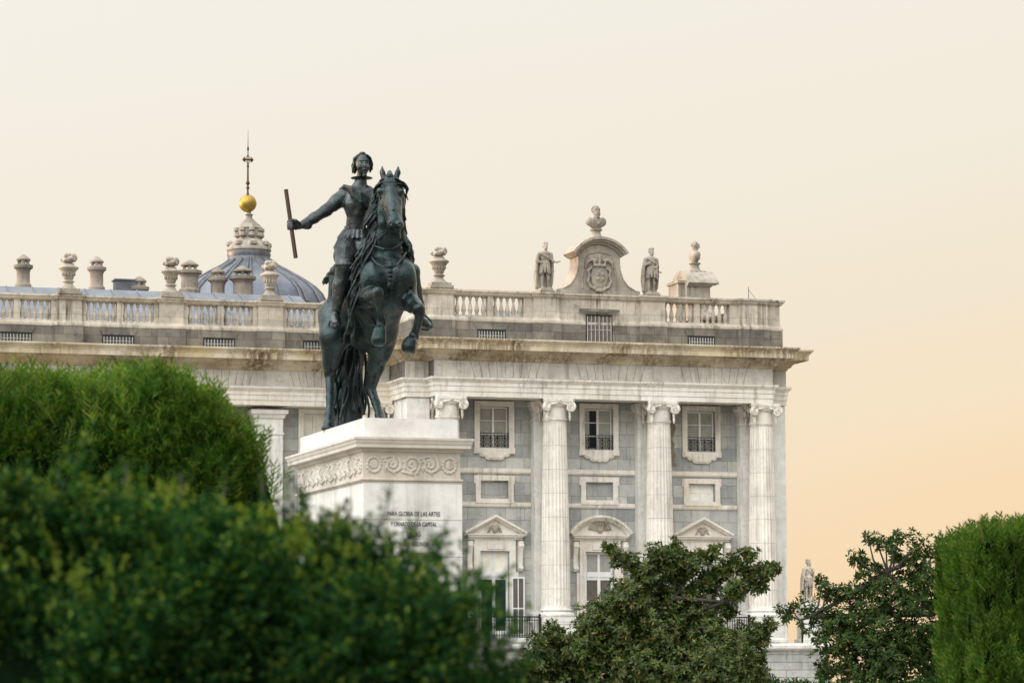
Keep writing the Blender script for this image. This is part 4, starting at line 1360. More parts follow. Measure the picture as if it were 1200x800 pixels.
# inscription
TXT = [('PARA GLORIA DE LAS ARTES', 4.69, .98), ('Y ORNATO DE LA CAPITAL', 4.505, .86), ('ERIGIÓ', 4.32, .26), ('ISABEL SEGUNDA', 4.15, .56), ('ESTE MONUMENTO', 3.965, .62)]
for s_, z, wd in TXT:
    cu = bpy.data.curves.new('inscription', 'FONT'); cu.body = s_; cu.align_x = 'CENTER'; cu.size = .115; cu.extrude = .004; cu.space_character = 1.0
    tmp = bpy.data.objects.new('tmp', cu); COL.objects.link(tmp)
    bpy.context.view_layer.update()
    me = bpy.data.meshes.new_from_object(tmp.evaluated_get(bpy.context.evaluated_depsgraph_get()))
    bpy.data.objects.remove(tmp)
    xs = [v.co.x for v in me.vertices]; f = wd / (max(xs) - min(xs)); f = min(f, 1.25)
    for v in me.vertices:
        v.co = Vector((15.36 + v.co.x * f, Y0 - .0545 - v.co.z, z + v.co.y))
    me.materials.clear(); me.materials.append(INK)
    put('inscription', me, ped, (0, 0, 0))

# ================================================================== equestrian bronze
D0 = 59.3
PX = 0.01602                                             # metres per photo pixel at the statue
def W(px, py, d): return at(px, py, D0 + 1.25 * d)
def R_(*r): return [x * PX for x in r] if len(r) > 1 else r[0] * PX
st_loc = (15.25, 57.2, 6.445)
rider_statue = thing('equestrian_statue', 'dark green bronze rider holding out a baton on a rearing horse atop the white pedestal', 'statue', st_loc)
VX = .018
def ch(b, pts, rs, k=2.0): b.chain([W(*p) for p in pts], [r * PX for r in rs], k * PX); return b
def el(b, p, r, k=3.0, **kw):
    w_, h_, d_ = r if isinstance(r, tuple) else (r, r, r)          # half width, half height, half depth in pixels
    b.ell(W(*p), (w_ * PX, d_ * PX, h_ * PX), k * PX, **kw); return b
ZT = 6.445
def onslab(px, py, d, z):
    p = W(px, py, d); return np.array([p[0], p[1], z])

h = Blend(VX)
# barrel, croup, chest
ch(h, [(452, 328, -.62), (440, 345, -.2), (420, 368, .32)], [32, 34, 34], 14)
el(h, (455, 324, -.78), (31, 34, 34), 12)
el(h, (413, 371, .42), (34, 37, 36), 12)
el(h, (440, 328, -1.08), (19, 25, 16), 6); el(h, (470, 328, -1.08), (18, 25, 16), 6)
el(h, (455, 350, -.85), (20, 18, 22), 10)
ch(h, [(456, 305, -1.22), (456, 345, -1.2)], [2.0, 3.0], 3) if False else None
# ribs and belly line
ch(h, [(455, 362, -.6), (445, 385, -.1), (432, 395, .2)], [17, 20, 18], 12)
# neck
ch(h, [(453, 306, -.82), (453, 280, -.95), (455, 250, -1.02), (456, 226, -1.02)], [20, 15.5, 13, 11], 6)
ch(h, [(447, 305, -.35), (448, 265, -.55), (452, 232, -.72), (455, 214, -.92)], [17, 13, 10.5, 9], 8)
# throat strap muscles
ch(h, [(445, 300, -1.0), (449, 262, -1.12), (450, 240, -1.1)], [6, 5, 5], 5); ch(h, [(465, 300, -1.0), (463, 262, -1.12), (462, 240, -1.1)], [6, 5, 5], 5)
# head
ch(h, [(457, 218, -1.08), (459.5, 238, -1.3), (462.5, 258, -1.5)], [13, 10.8, 8.2], 4)
el(h, (449.5, 235, -1.05), (6, 12, 12), 4); el(h, (468, 236, -1.05), (6, 12, 12), 4)
ch(h, [(457.3, 222, -1.32), (459.5, 240, -1.47), (462.3, 257, -1.62)], [6.5, 5.2, 5], 4)
el(h, (446, 224, -1.24), (4.6, 4.2, 5), 2.5); el(h, (469.2, 225, -1.24), (4.6, 4.2, 5), 2.5)      # brow ridges
el(h, (445.6, 229, -1.31), (3.4, 3.2, 3.4), 1.5, neg=True); el(h, (469.8, 230, -1.31), (3.4, 3.2, 3.4), 1.5, neg=True)
el(h, (446.6, 228.8, -1.22), 2.5, .6); el(h, (468.8, 229.8, -1.22), 2.5, .6)                        # eyeballs
ch(h, [(447, 236, -1.25), (454, 250, -1.42)], [2.2, 1.6], 2); ch(h, [(469, 237, -1.25), (467.5, 251, -1.42)], [2.2, 1.6], 2)   # cheek bones
el(h, (463.2, 263, -1.56), (9.6, 7.6, 8.5), 4)
el(h, (458.5, 262, -1.68), (4.2, 4.6, 4), 2.5); el(h, (468.3, 263, -1.68), (4.2, 4.6, 4), 2.5)
el(h, (458.2, 261.5, -1.75), (2.2, 3.0, 3.5), 1, neg=True); el(h, (468.6, 262.5, -1.75), (2.2, 3.0, 3.5), 1, neg=True)
el(h, (463.6, 271, -1.5), (6, 4, 6), 2.5)
el(h, (463.5, 268, -1.66), (7.5, .8, 5), .6, neg=True)
# ears
for x0, x1, sx in ((450, 447.8, -1), (464, 466.6, 1)):
    ch(h, [(x0, 209, -1.0), (x1 - sx * .3, 202, -1.02), (x1, 194.5, -1.0)], [3.6, 3.0, .6], 2)
    ch(h, [(x0 + sx * .4, 207, -1.07), (x1, 198, -1.07)], [1.9, .9], .8)
# raised right foreleg (towards the left of the picture)
ch(h, [(437, 334, -.85), (430, 350, -1.0)], [15, 11.5], 8)
ch(h, [(429, 350, -1.02), (435, 347, -1.3), (442.5, 343, -1.62)], [11, 8.5, 6.5], 5)
el(h, (443, 344, -1.66), (6.6, 8.2, 6.6), 3); el(h, (443.5, 341, -1.73), (4, 5, 3.5), 2)
ch(h, [(444, 351, -1.66), (445.2, 362, -1.62), (446.6, 374, -1.52)], [5.2, 4.1, 4.4], 2.5)
ch(h, [(446, 353, -1.55), (448.5, 372, -1.45)], [2.6, 2.6], 1.5)
el(h, (447.2, 378, -1.5), (5.8, 5.6, 6), 2.5); el(h, (449, 381, -1.42), (3.5, 4, 4), 2)
ch(h, [(446.8, 381, -1.51), (445.4, 387, -1.56)], [5.0, 5.6], 2.5)
ch(h, [(444.8, 389, -1.57), (443.6, 397.5, -1.58)], [7.6, 8.8], 2)
el(h, (443.3, 411.5, -1.60), (13, 4.5, 12), 3.0, neg=True); ch(h, [(447, 390, -1.46), (446, 400, -1.46)], [5, 6], 2)
# raised left foreleg
ch(h, [(472, 336, -.85), (477, 352, -1.0)], [15, 12], 8)
ch(h, [(477, 351, -1.0), (484, 357, -1.25), (490.5, 361.5, -1.5)], [11.5, 9.2, 7], 5)
el(h, (490.5, 363, -1.52), (7.2, 8, 6.8), 3); el(h, (492, 360, -1.58), (4, 4.5, 3.5), 2)
ch(h, [(491.8, 369, -1.5), (489.3, 380, -1.44), (485.8, 391, -1.36)], [5.4, 4.3, 4.5], 2.5)
ch(h, [(494, 371, -1.4), (489, 390, -1.3)], [2.6, 2.6], 1.5)
el(h, (485, 394, -1.35), (5.8, 5.6, 6), 2.5); el(h, (487, 396, -1.28), (3.5, 4, 4), 2)
ch(h, [(484, 396.5, -1.37), (481.5, 400, -1.42)], [5.2, 5.8], 2.5)
ch(h, [(480.6, 401, -1.43), (478.8, 406, -1.44)], [7.4, 8.6], 2)
el(h, (477.4, 419, -1.5), (13, 4.5, 12), 3.0, neg=True); ch(h, [(483, 402, -1.34), (482, 409, -1.34)], [5, 5.6], 2)
# creases: breast bone, shoulder blades, throat, flank
for pts, rr_ in (([(456.5, 314, -1.37), (457, 330, -1.36), (457, 348, -1.22)], 1.7), ([(433, 302, -1.0), (428.5, 322, -1.12), (432, 343, -1.2)], 1.5), ([(478, 305, -1.0), (482.5, 322, -1.12), (479, 344, -1.2)], 1.5),
                 ([(444, 276, -1.2), (453, 279, -1.34), (462, 276, -1.2)], 1.0), ([(446, 269, -1.2), (453.5, 271, -1.34), (461, 269, -1.2)], .9), ([(398, 383, -.2), (404, 372, -.3), (404, 358, -.35)], 1.6)):
    for a_, b_ in zip(pts, pts[1:]): h.cone(W(*a_), W(*b_), rr_ * PX, rr_ * PX, 3.0 * PX, neg=True)
for k in range(5): ch(h, [(418 + 5 * k, 340 + 2 * k, -.1 - .12 * k), (416 + 5 * k, 362, -.28 - .12 * k), (424 + 5 * k, 380, -.3 - .1 * k)], [2.6, 3.0, 2.0], 3)
# hind legs
ch(h, [(396, 372, .3), (392, 395, .08), (389, 416, .22)], [24, 17, 11], 8)
ch(h, [(390, 405, .12), (387.5, 425, .3), (386.5, 437, .42)], [12, 9, 7], 5)
el(h, (386.8, 438, .42), (6.6, 9, 7.5), 3); ch(h, [(387, 428, .5), (386.8, 438, .55)], [2.6, 3.6], 2)
ch(h, [(386.8, 446, .38), (386.8, 465, .3), (386.4, 481, .2)], [5.6, 4.6, 4.6], 3)
el(h, (386.3, 485, .18), (5.9, 6, 6), 2.5)
hr = onslab(385.6, 495, .06, ZT + .10); hr2 = onslab(385.2, 500, .02, ZT + .02)
h.chain([W(386.2, 487, .16), hr + np.array([0, 0, .06])], [.08, .095], .04); h.chain([hr, hr2], [.115, .14], .03)
ch(h, [(442, 378, .25), (447, 398, .1), (446, 414, .12)], [20, 16, 11.5], 8)
ch(h, [(446, 408, .1), (440, 430, .3), (436, 446, .46)], [13, 9.8, 8], 5)
el(h, (434.5, 454, .5), (6.8, 9, 7.5), 3); ch(h, [(435.5, 444, .58), (433, 454, .62)], [2.8, 3.6], 2)
ch(h, [(436.5, 461, .46), (440.5, 472, .38), (444, 484, .28)], [5.8, 4.8, 4.8], 3)
hl = onslab(447.2, 495, .16, ZT + .11); hl2 = onslab(448, 500, .1, ZT + .02)
h.chain([W(444.6, 487, .27), hl + np.array([0, 0, .05])], [.09, .095], .04); h.chain([hl, hl2], [.115, .14], .03)
for z_ in (0,):
    h.bx((hr2[0], hr2[1], ZT - .2), (.5, .5, .2), .005, neg=True); h.bx((hl2[0], hl2[1], ZT - .2), (.5, .5, .2), .005, neg=True)
horse = h.build('horse', BRONZE, rider_statue, (0, 0, 0))

# --- tail, mane and forelock: many merged locks of hair
def locks(b, guide, spread, n, r0, r1, wav, seed, kk=.25):
    """wavy strands following a guide polyline [(px, py, d)], widened by spread [(start, end)] in pixels"""
    rr = random.Random(seed)
    G = np.array(guide, float); ln = len(G)
    for i in range(n):
        ox, oy = rr.gauss(0, 1), rr.gauss(0, 1)
        a, f, ph = rr.uniform(.4, 1) * wav, rr.uniform(1.6, 2.8), rr.uniform(0, 6.28)
        tmax = rr.uniform(.72, 1.0)
        pts, rs = [], []
        N = 13
        for k in range(N):
            t = tmax * k / (N - 1)
            q = t * (ln - 1); j = min(int(q), ln - 2); u = q - j
            p = G[j] * (1 - u) + G[j + 1] * u
            sp = spread[0] * (1 - t) + spread[1] * t
            sw = a * min(1, 3 * t) * math.sin(f * 6.28 * t + ph)
            pts.append((p[0] + ox * sp * .6 + sw, p[1] + .25 * sw, p[2] + oy * sp * .6 * .014 + .012 * a * math.cos(f * 6.28 * t + ph) * min(1, 3 * t)))
            rs.append(r0 * (1 - t) + r1 * t)
        ch(b, pts, rs, kk)
t_ = Blend(.015)
ch(t_, [(411, 392, .95), (410, 420, 1.0), (409, 450, .98), (408, 476, .92), (408, 497, .88)], [14, 16, 16, 16, 15], 4)
locks(t_, [(411, 384, .75), (410, 405, .98), (409, 440, 1.0), (408, 470, .95), (407, 499, .85)], (9, 17), 46, 2.2, 1.3, 3.0, 11, .3)
locks(t_, [(411, 384, .62), (408, 410, .82), (406, 445, .82), (404, 475, .8), (402, 500, .74)], (9, 16), 46, 2.0, 1.2, 3.2, 12, .3)
t_.bx((15.3, 58.5, ZT - .2), (3, 3, .2), .005, neg=True)
t_.build('tail', BRONZE_H, horse, (0, 0, 0))
t_ = Blend(.0125)
# mane falling on the right side of the neck
locks(t_, [(449, 214, -.88), (441, 232, -.95), (436, 258, -.95), (430, 285, -.92), (422, 312, -.95)], (4, 8), 22, 2.1, 1.2, 4.0, 21)
locks(t_, [(450, 222, -.9), (441, 250, -.98), (433, 282, -1.0), (421, 318, -1.05), (413, 348, -1.0)], (4.5, 7.5), 22, 2.1, 1.1, 4.4, 22)
locks(t_, [(446, 255, -.95), (436, 285, -1.02), (424, 318, -1.08), (414, 352, -1.02), (411, 382, -.98), (409.5, 404, -.95)], (4.4, 3.4), 14, 2.0, 1.0, 3.4, 23)
ch(t_, [(453, 212, -.75), (446, 235, -.7), (440, 265, -.62), (432, 296, -.55)], [6, 7, 7, 6], 4)
# short hair on the other side
locks(t_, [(461, 212, -.9), (470, 226, -.8), (470, 250, -.65), (474, 280, -.6)], (2.5, 4), 10, 2.2, 1.2, 1.6, 24)
locks(t_, [(470, 272, -.7), (476, 284, -.85), (479, 296, -.9), (480, 308, -.85)], (2, 3.4), 10, 2.0, 1.0, 2.2, 25)
t_.build('mane', BRONZE_H, horse, (0, 0, 0))
t_ = Blend(.015)
locks(t_, [(456, 206, -1.05), (450, 210, -1.17), (443, 216, -1.14), (439.5, 228, -1.05), (437.5, 242, -1.0)], (1.5, 2.6), 9, 1.35, .8, 1.8, 31)
locks(t_, [(457, 206, -1.05), (464, 209.5, -1.17), (472, 214, -1.12), (476.5, 223, -1.06), (475.5, 236, -1.02)], (1.5, 2.6), 9, 1.35, .8, 1.9, 32)
ch(t_, [(456.6, 202, -1.02), (456.6, 207, -1.15)], [2.6, 4.6], 2)
t_.build('forelock', BRONZE_H, horse, (0, 0, 0))

# --- bridle, reins, breast collar
m = MB()
def tb(pts, r, seg=6): m.tube([W(*p) for p in pts], r * PX, seg)
def ring_head(y0, hw, d0, dd, tilt=0, r=1.0):
    pts = []
    for k in range(-8, 9):
        a = k / 8 * 1.75
        pts.append((0, 0, 0))
    return pts
tb([(449.6, 247, -1.18), (451, 247.8, -1.36), (455, 247, -1.53), (460.5, 246, -1.62), (466, 247.4, -1.55), (470.3, 249, -1.38), (471, 249, -1.18)], 1.1)
tb([(443.2, 216, -1.1), (444, 226, -1.18), (447, 240, -1.2), (450.5, 249, -1.3), (454, 261, -1.46)], 1.0)
tb([(471, 217, -1.1), (471.5, 228, -1.18), (471.5, 240, -1.2), (471, 251, -1.32), (471.5, 262, -1.46)], 1.0)
tb([(443.2, 216, -1.12), (449, 213.5, -1.3), (457, 213, -1.4), (465, 214, -1.3), (471, 217, -1.12)], .9)
tb([(454, 261, -1.48), (453, 268, -1.45), (452, 274, -1.4)], 1.0); tb([(471.5, 262, -1.48), (472, 268, -1.45), (471.5, 276, -1.36), (469.5, 283, -1.25)], 1.0)
m.lathe([(.005, -.02), (.035, 0), (.005, .02)], W(454, 261, -1.5), 10); m.lathe([(.005, -.02), (.035, 0), (.005, .02)], W(471.6, 262, -1.5), 10)
m.build('bridle', BRONZE_H, horse)
m = MB()
tb([(453, 272, -1.42), (446, 279, -1.2), (438, 287, -.9), (428, 292, -.6), (424, 290, -.35)], .9)
tb([(471, 275, -1.36), (473, 284, -1.0), (468, 288, -.6), (455, 285, -.3)], .9)
m.build('reins', BRONZE_H, horse)
m = MB()
tb([(434, 286, -.98), (441, 289, -1.2), (450, 292, -1.3), (459, 292, -1.28), (466, 288, -1.15), (471, 284, -.95)], 1.3)
tb([(434, 300, -1.1), (442, 309, -1.38), (450, 313, -1.44), (457.5, 314, -1.42), (464, 311, -1.45), (471, 303, -1.25), (476, 296, -1.0)], 1.5)
m.build('breast_collar', BRONZE_H, horse)
b = Blend(.014)
ch(b, [(457.6, 309, -1.44), (457.6, 318, -1.46), (457.6, 328, -1.46), (457.4, 334, -1.44)], [3.6, 3.0, 2.2, 3.8], 1.2)
for k, yy in enumerate((312, 318, 323, 328)): el(b, (457.6, yy, -1.49), (3.4 - .3 * k, 1.7, 2.5), .8)
for k in range(-2, 3): ch(b, [(457.6 + k * .6, 331, -1.47), (457.6 + k * 1.3, 337.5, -1.46)], [1.1, .8], .4)
b.build('tassel', BRONZE_H, horse, (0, 0, 0))
# saddle with fringed cloth and pistol holster
b = Blend(.02)
ch(b, [(399, 316, .1), (412, 318, -.05), (430, 312, -.3)], [10, 12, 11], 6)
ch(b, [(388, 326, .35), (393, 318, .25), (402, 311, .2)], [4, 6, 6], 4)
locks(b, [(396, 316, .2), (388, 320, .25), (383, 326, .28), (380, 334, .3)], (2, 3.4), 9, 2.2, 1.2, 1.4, 41)
ch(b, [(390, 330, .2), (389, 355, .15), (392, 378, .1)], [5, 5, 4], 6)
ch(b, [(474, 284, -.55), (479, 296, -.6), (482, 306, -.55)], [5, 5.5, 4], 3)
for k in range(5): ch(b, [(476 + k * 1.6, 290 + k * 2, -.7), (481 + k * .7, 299 + k * 3, -.74), (480.5 + k * .2, 306 + k * 1.5, -.7)], [1.4, 1.2, .8], .5)
b.build('saddle', BRONZE_H, rider_statue, (0, 0, 0))

# --- rider: one continuous body
r = Blend(.0135)
el(r, (413, 289, .0), (16, 14, 14), 6)
ch(r, [(415, 282, .0), (416.5, 264, -.02), (417.5, 252, -.04)], [12, 10, 11.5], 5)
el(r, (418, 240, -.03), (16.5, 15, 13), 5); el(r, (412, 239, -.13), (8, 9, 6), 4); el(r, (425, 239, -.13), (8, 9, 6), 4)
el(r, (417, 228, .0), (17, 9, 11), 5)
ch(r, [(419, 224, .0), (422.6, 214, -.01)], [10, 7], 4)
ch(r, [(422.8, 214, -.01), (424, 203, -.04)], [6.4, 5.4], 3)
# head
el(r, (424.6, 191.5, -.05), (8.4, 11.5, 9.6), 2); el(r, (425.6, 197.5, -.12), (6.6, 8, 7), 2.5)
ch(r, [(427.4, 189, -.27), (427.9, 194.6, -.315)], [1.0, 1.45], 1.2)                       # nose
ch(r, [(421.6, 188.2, -.25), (426, 187.6, -.28)], [1.2, 1.2], 1); ch(r, [(428.6, 187.6, -.28), (432, 188.2, -.24)], [1.2, 1.1], 1)   # brows
el(r, (423.8, 190.6, -.28), (1.7, 1.1, 1.8), .8, neg=True); el(r, (430.2, 190.6, -.27), (1.6, 1.1, 1.8), .8, neg=True)
el(r, (424, 190.6, -.235), 1.4, .4); el(r, (430, 190.6, -.23), 1.3, .4)
ch(r, [(424.4, 199.2, -.27), (427.8, 197.8, -.3), (431.2, 199.2, -.26)], [.8, 1.0, .7], .6)      # moustache
ch(r, [(425.8, 202, -.265), (429.4, 202, -.262)], [1.0, 1.0], .8)
el(r, (427.4, 205.4, -.23), (2.8, 2.6, 3), 1.5)
el(r, (421, 195.5, -.19), (2.4, 3, 2.6), 2.5); el(r, (431.6, 196, -.16), (2.0, 3, 2.6), 2.5)
# right arm held out, in plated sleeve
ch(r, [(405, 227, .0), (395, 236, -.04), (381.5, 247, -.1)], [8.6, 8.2, 6.9], 4)
ch(r, [(381.5, 247, -.1), (368, 255.5, -.2), (354, 263.5, -.3)], [6.8, 6.3, 4.6], 3)
for p_, q_, rad in (((402, 230), (399, 227.5), 9.0), ((392, 240), (390, 237.5), 8.2), ((385, 246), (383.5, 242.5), 7.4)):
    el(r, (p_[0], p_[1], -.04), (rad * .72, rad, rad), 1.2)
for k in range(4): el(r, (366 - 3.2 * k, 257 + 2 * k, -.2 - .024 * k), (3.4, 6.2 - .3 * k, 6.2 - .3 * k), 1.0)
el(r, (360.5, 264.5, -.25), (5.4, 4.6, 5.5), 2.5)
# hand: palm, thumb and four fingers closed round the baton
el(r, (349, 264.6, -.33), (5.6, 4.6, 4.0), 2.5)
for k, (dy, r0) in enumerate(((-4.2, 1.75), (-1.4, 1.85), (1.4, 1.8), (3.9, 1.5))):
    ch(r, [(347, 264.2 + dy, -.37), (342.2, 263.4 + dy, -.43), (338.2, 263.6 + dy, -.40), (337.8, 264.2 + dy, -.33), (341, 264.8 + dy, -.30)], [r0 + .2, r0 + .1, r0, r0 - .1, r0 - .3], .5)
ch(r, [(350, 261.5, -.38), (346.4, 258.6, -.44), (342.2, 257.4, -.45)], [2.4, 2.0, 1.5], .8)
# left arm, bent to the reins behind the horse's neck
ch(r, [(431, 226, .0), (440, 238, .0), (446, 256, -.1)], [8.6, 8.2, 6.9], 4); ch(r, [(446, 256, -.1), (444, 268, -.35)], [6.6, 5], 3)
el(r, (443, 271, -.42), (4.5, 4, 5), 2)
for k in range(4): ch(r, [(441 + 1.6 * k, 270, -.45), (440.6 + 1.6 * k, 274, -.49), (441 + 1.6 * k, 276, -.44)], [1.3, 1.3, 1.0], .5)
# puffed breeches
ch(r, [(409, 288, -.05), (404, 300, -.25), (403, 307, -.4)], [13, 12.5, 9.5], 5); ch(r, [(424, 289, -.05), (438, 297, -.25), (447, 304, -.4)], [13, 12, 9.5], 5)
for k in range(8):
    a = k / 7
    ch(r, [(398 + 20 * a, 279 + 3 * a, -.1 - .15 * math.sin(a * 3.1)), (393.5 + 20 * a, 290, -.22 - .18 * math.sin(a * 3.1)), (396 + 13 * a, 304, -.4 - .1 * math.sin(a * 3.1))], [2.0, 2.7, 1.8], 1.0)
# right leg in a tall boot, foot in the stirrup
ch(r, [(403, 306, -.4), (402.6, 312, -.5)], [9.2, 9.6], 4)
ch(r, [(402.6, 312, -.5), (399.5, 333, -.46), (396, 350, -.42), (393.2, 367, -.4)], [9.4, 8.2, 6.6, 5.2], 3)
el(r, (398, 336, -.4), (8, 13, 8.5), 5)
ch(r, [(393, 371, -.36), (392.6, 375, -.6), (393.4, 378, -.85)], [5.4, 5.0, 4.0], 2.5); el(r, (392.6, 372, -.26), (4.4, 4.8, 4.5), 2)
ch(r, [(389, 380, -.3), (390, 381, -.55), (393, 382, -.88)], [1.3, 1.5, 1.5], .8)
for k in range(16):
    a = 2 * math.pi * k / 16
    p = W(403, 312, -.5); q = (p[0] + .165 * math.cos(a), p[1] + .165 * math.sin(a), p[2] + .02); a2 = 2 * math.pi * (k + 1) / 16
    r.cone(q, (p[0] + .165 * math.cos(a2), p[1] + .165 * math.sin(a2), p[2] + .02), .024, .024, .01)
# left leg, boot showing past the horse's shoulder
ch(r, [(440, 300, -.2), (468, 312, -.35), (483, 318, -.3)], [10, 9.5, 9], 4)
ch(r, [(483, 318, -.3), (486.5, 340, -.22), (491, 357, -.2), (494, 370, -.2)], [8.6, 7.6, 6, 5], 3)
ch(r, [(494.5, 374, -.18), (498, 379, -.38), (503.5, 382, -.6)], [5.4, 5.0, 3.8], 2.5); el(r, (493.5, 376, -.06), (4.2, 4.6, 4.4), 2)
body = r.build('rider', BRONZE_R, rider_statue, (0, 0, 0))
# hair, collar, sash, belt, baton, stirrups
b = Blend(.013)
el(b, (423.4, 187.5, .1), (8.8, 7.6, 8), 2); el(b, (416, 195, .06), (2.8, 9, 6), 2.5); el(b, (433.8, 195, .08), (1.8, 8, 5), 2.5)
el(b, (424.4, 181.6, -.04), (5, 2.8, 5), 2); el(b, (424.8, 180.2, -.06), (3.6, 2.4, 3.6), 1.5)
locks(b, [(420, 182, -.08), (415.8, 186, -.06), (414, 195, -.04), (414.6, 203.5, -.02)], (1.0, 1.4), 12, 1.2, .9, .6, 51, .4)
locks(b, [(429, 182, -.08), (433.4, 186, -.04), (434.8, 194, -.0), (434.4, 201.5, .02)], (1.1, 1.4), 8, 1.4, 1.0, .5, 52, .4)
el(b, (426, 195, -.36), (8.6, 11.6, 19), 1.0, neg=True)
b.build('hair', BRONZE_H, body, (0, 0, 0))
c = W(423.8, 209, -.02)
m = MB(); m.lathe([(.06, -.03), (.2, -.006), (.212, .004), (.2, .014), (.06, .02)], (c[0], c[1], c[2]), 28); m.build('collar', BRONZE_H, body)
b = Blend(.014)
rr = random.Random(61)
for k in range(7):
    o_ = (k - 3) * 1.7
    ch(b, [(402.5 + o_ * .3, 221 + abs(o_) * .4, .1), (406 + o_ * .5, 220.6 + o_ * .5, -.12), (414 + o_ * .15, 225 + o_ * 1.0, -.29), (423, 231 + o_ * 1.15, -.34), (432, 238 + o_ * 1.2, -.27), (437, 243 + o_, -.1)], [2.2, 2.1, 1.9, 1.8, 1.8, 1.8], .7)
el(b, (403.4, 222.2, .0), (6.5, 3.6, 8), 2)
b.build('sash', BRONZE_H, body, (0, 0, 0))
b = Blend(.014)
for yy, rx in ((266, 10.9), (269, 11.6)):
    P_ = [(415.6 + rx * math.cos(a), yy + .8 * math.sin(a), -.01 - .01 * rx * 1.1 * math.sin(a)) for a in [2 * math.pi * k / 20 for k in range(21)]]
    ch(b, P_, [1.3] * 21, .6)
for k in range(9):
    a = math.pi * (k + .2) / 8.4
    ch(b, [(415.6 + 11.6 * math.cos(a), 270, -.01 - .13 * math.sin(a)), (413.5 + 16 * math.cos(a), 279, -.01 - .2 * math.sin(a))], [2.4, 2.8], .6)
b.build('belt', BRONZE_R, body, (0, 0, 0))
m = MB()
m.tube([W(335, 222, -.42), W(346.6, 302.5, -.36)], 2.5 * PX, 14, smooth=True)
m.build('baton', plain('brown bronze', (.085, .055, .045), .5, .5), rider_statue)
m = MB()
for pts in ([(386.5, 376, -.5), (385, 382, -.5), (391, 384.5, -.56), (398.5, 382, -.5), (398.5, 374, -.46), (394, 364, -.5)],):
    m.tube([W(*p) for p in pts], 1.2 * PX, 6)
m.build('stirrup', BRONZE_H, rider_statue)
m = MB()
m.tube([W(*p) for p in [(494, 366, -.4), (499, 370, -.42), (505, 376, -.42), (507, 382, -.42), (501, 386.5, -.44), (494, 386, -.42)]], 1.2 * PX, 6)
m.build('stirrup', BRONZE_H, rider_statue)
# ================================================================== foliage
def leafmat(name, cols, rough=0.55, trans=0.25, spec=0.35, tcol=None, patch=None):
    m = Mat(name, rough, 0.0, spec)
    r = m.ramp(m.geo.outputs['Random Per Island'], cols)
    big = m.ramp(m.noise(1.7, 3), [(0.35, g3(.7)), (0.65, g3(1.2))])
    c = m.mix(r, big, 1.0, 'MULTIPLY')
    if patch: c = m.mix(c, patch, m.ramp(m.noise(1.1, 5, .7, dist=1.0), [(.60, g3(0)), (.74, g3(.55))]))
    m.color(c)
    tr = m.n('ShaderNodeBsdfTranslucent'); mx = m.n('ShaderNodeMixShader'); mx.inputs[0].default_value = trans
    tc = m.mix(c, tcol or (1.6, 1.5, .5), 1.0, 'MULTIPLY'); m.l(tc, tr.inputs[0])
    out = m.t.nodes['Material Output']
    m.l(m.b.outputs[0], mx.inputs[1]); m.l(tr.outputs[0], mx.inputs[2]); m.l(mx.outputs[0], out.inputs[0])
    return m.m
YEW = leafmat('dark yew needles', [(0.0, (.003, .020, .007)), (0.5, (.010, .050, .012)), (0.82, (.032, .088, .015)), (1.0, (.13, .19, .03))], .7, .3, .08)
CYP = leafmat('green cypress sprays', [(0.0, (.012, .048, .007)), (0.5, (.034, .098, .011)), (0.88, (.085, .16, .020)), (1.0, (.18, .20, .045))], .7, .4, .12, patch=(.075, .06, .02))
CYP2 = leafmat('bright green cypress sprays', [(0.0, (.022, .066, .008)), (0.5, (.046, .105, .011)), (0.93, (.095, .16, .022)), (1.0, (.15, .17, .05))], .7, .35, .12, patch=(.06, .06, .018))
CORE = plain('hedge core in painted shade', (.003, .008, .003), .95, var=.4, nscale=9); CORE.node_tree.nodes['Principled BSDF'].inputs['Specular IOR Level'].default_value = 0.0  # solid filler coloured near black, for the shade in the hollows
MAG = leafmat('glossy magnolia leaves', [(0.0, (.018, .040, .010)), (0.4, (.042, .080, .016)), (0.75, (.085, .120, .022)), (0.92, (.13, .125, .03)), (1.0, (.19, .11, .035))], .45, .2, .3)
MAG2 = leafmat('dark magnolia leaves', [(0.0, (.014, .038, .010)), (0.6, (.034, .068, .016)), (0.9, (.07, .095, .02)), (1.0, (.09, .07, .02))], .6, .3, .15)
BARK = plain('grey brown bark', (.055, .05, .042), .9, var=.3, nscale=8)
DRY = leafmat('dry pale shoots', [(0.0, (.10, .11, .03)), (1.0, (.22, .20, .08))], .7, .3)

def sprig_yew(n=22, L=.13, nl=.024, nw=.0045, seed=0, spread=1.0):
    """a shoot with two ragged ranks of needles along local +Z; returns verts, quads"""
    rr = np.random.default_rng(seed)
    V, F = [], []
    for k in range(n):
        t = (k + .5) / n
        a = rr.uniform(0, 6.28); el_ = rr.uniform(.5, .95)
        d = np.array([math.cos(a) * math.cos(el_ * .9), math.sin(a) * math.cos(el_ * .9), math.sin(el_ * .9)])
        s = np.cross(d, [rr.normal(), rr.normal(), rr.normal()]); s /= np.linalg.norm(s)
        bend = .012 * math.sin(t * 3)
        b = np.array([bend, 0, L * t]); l = nl * (1.1 - .5 * t) * rr.uniform(.8, 1.2) * spread
        V += [b - s * nw * .3, b + d * l * .5 + s * nw, b + d * l, b + d * l * .5 - s * nw]
        F.append([4 * k, 4 * k + 1, 4 * k + 2, 4 * k + 3])
    return np.array(V), np.array(F)
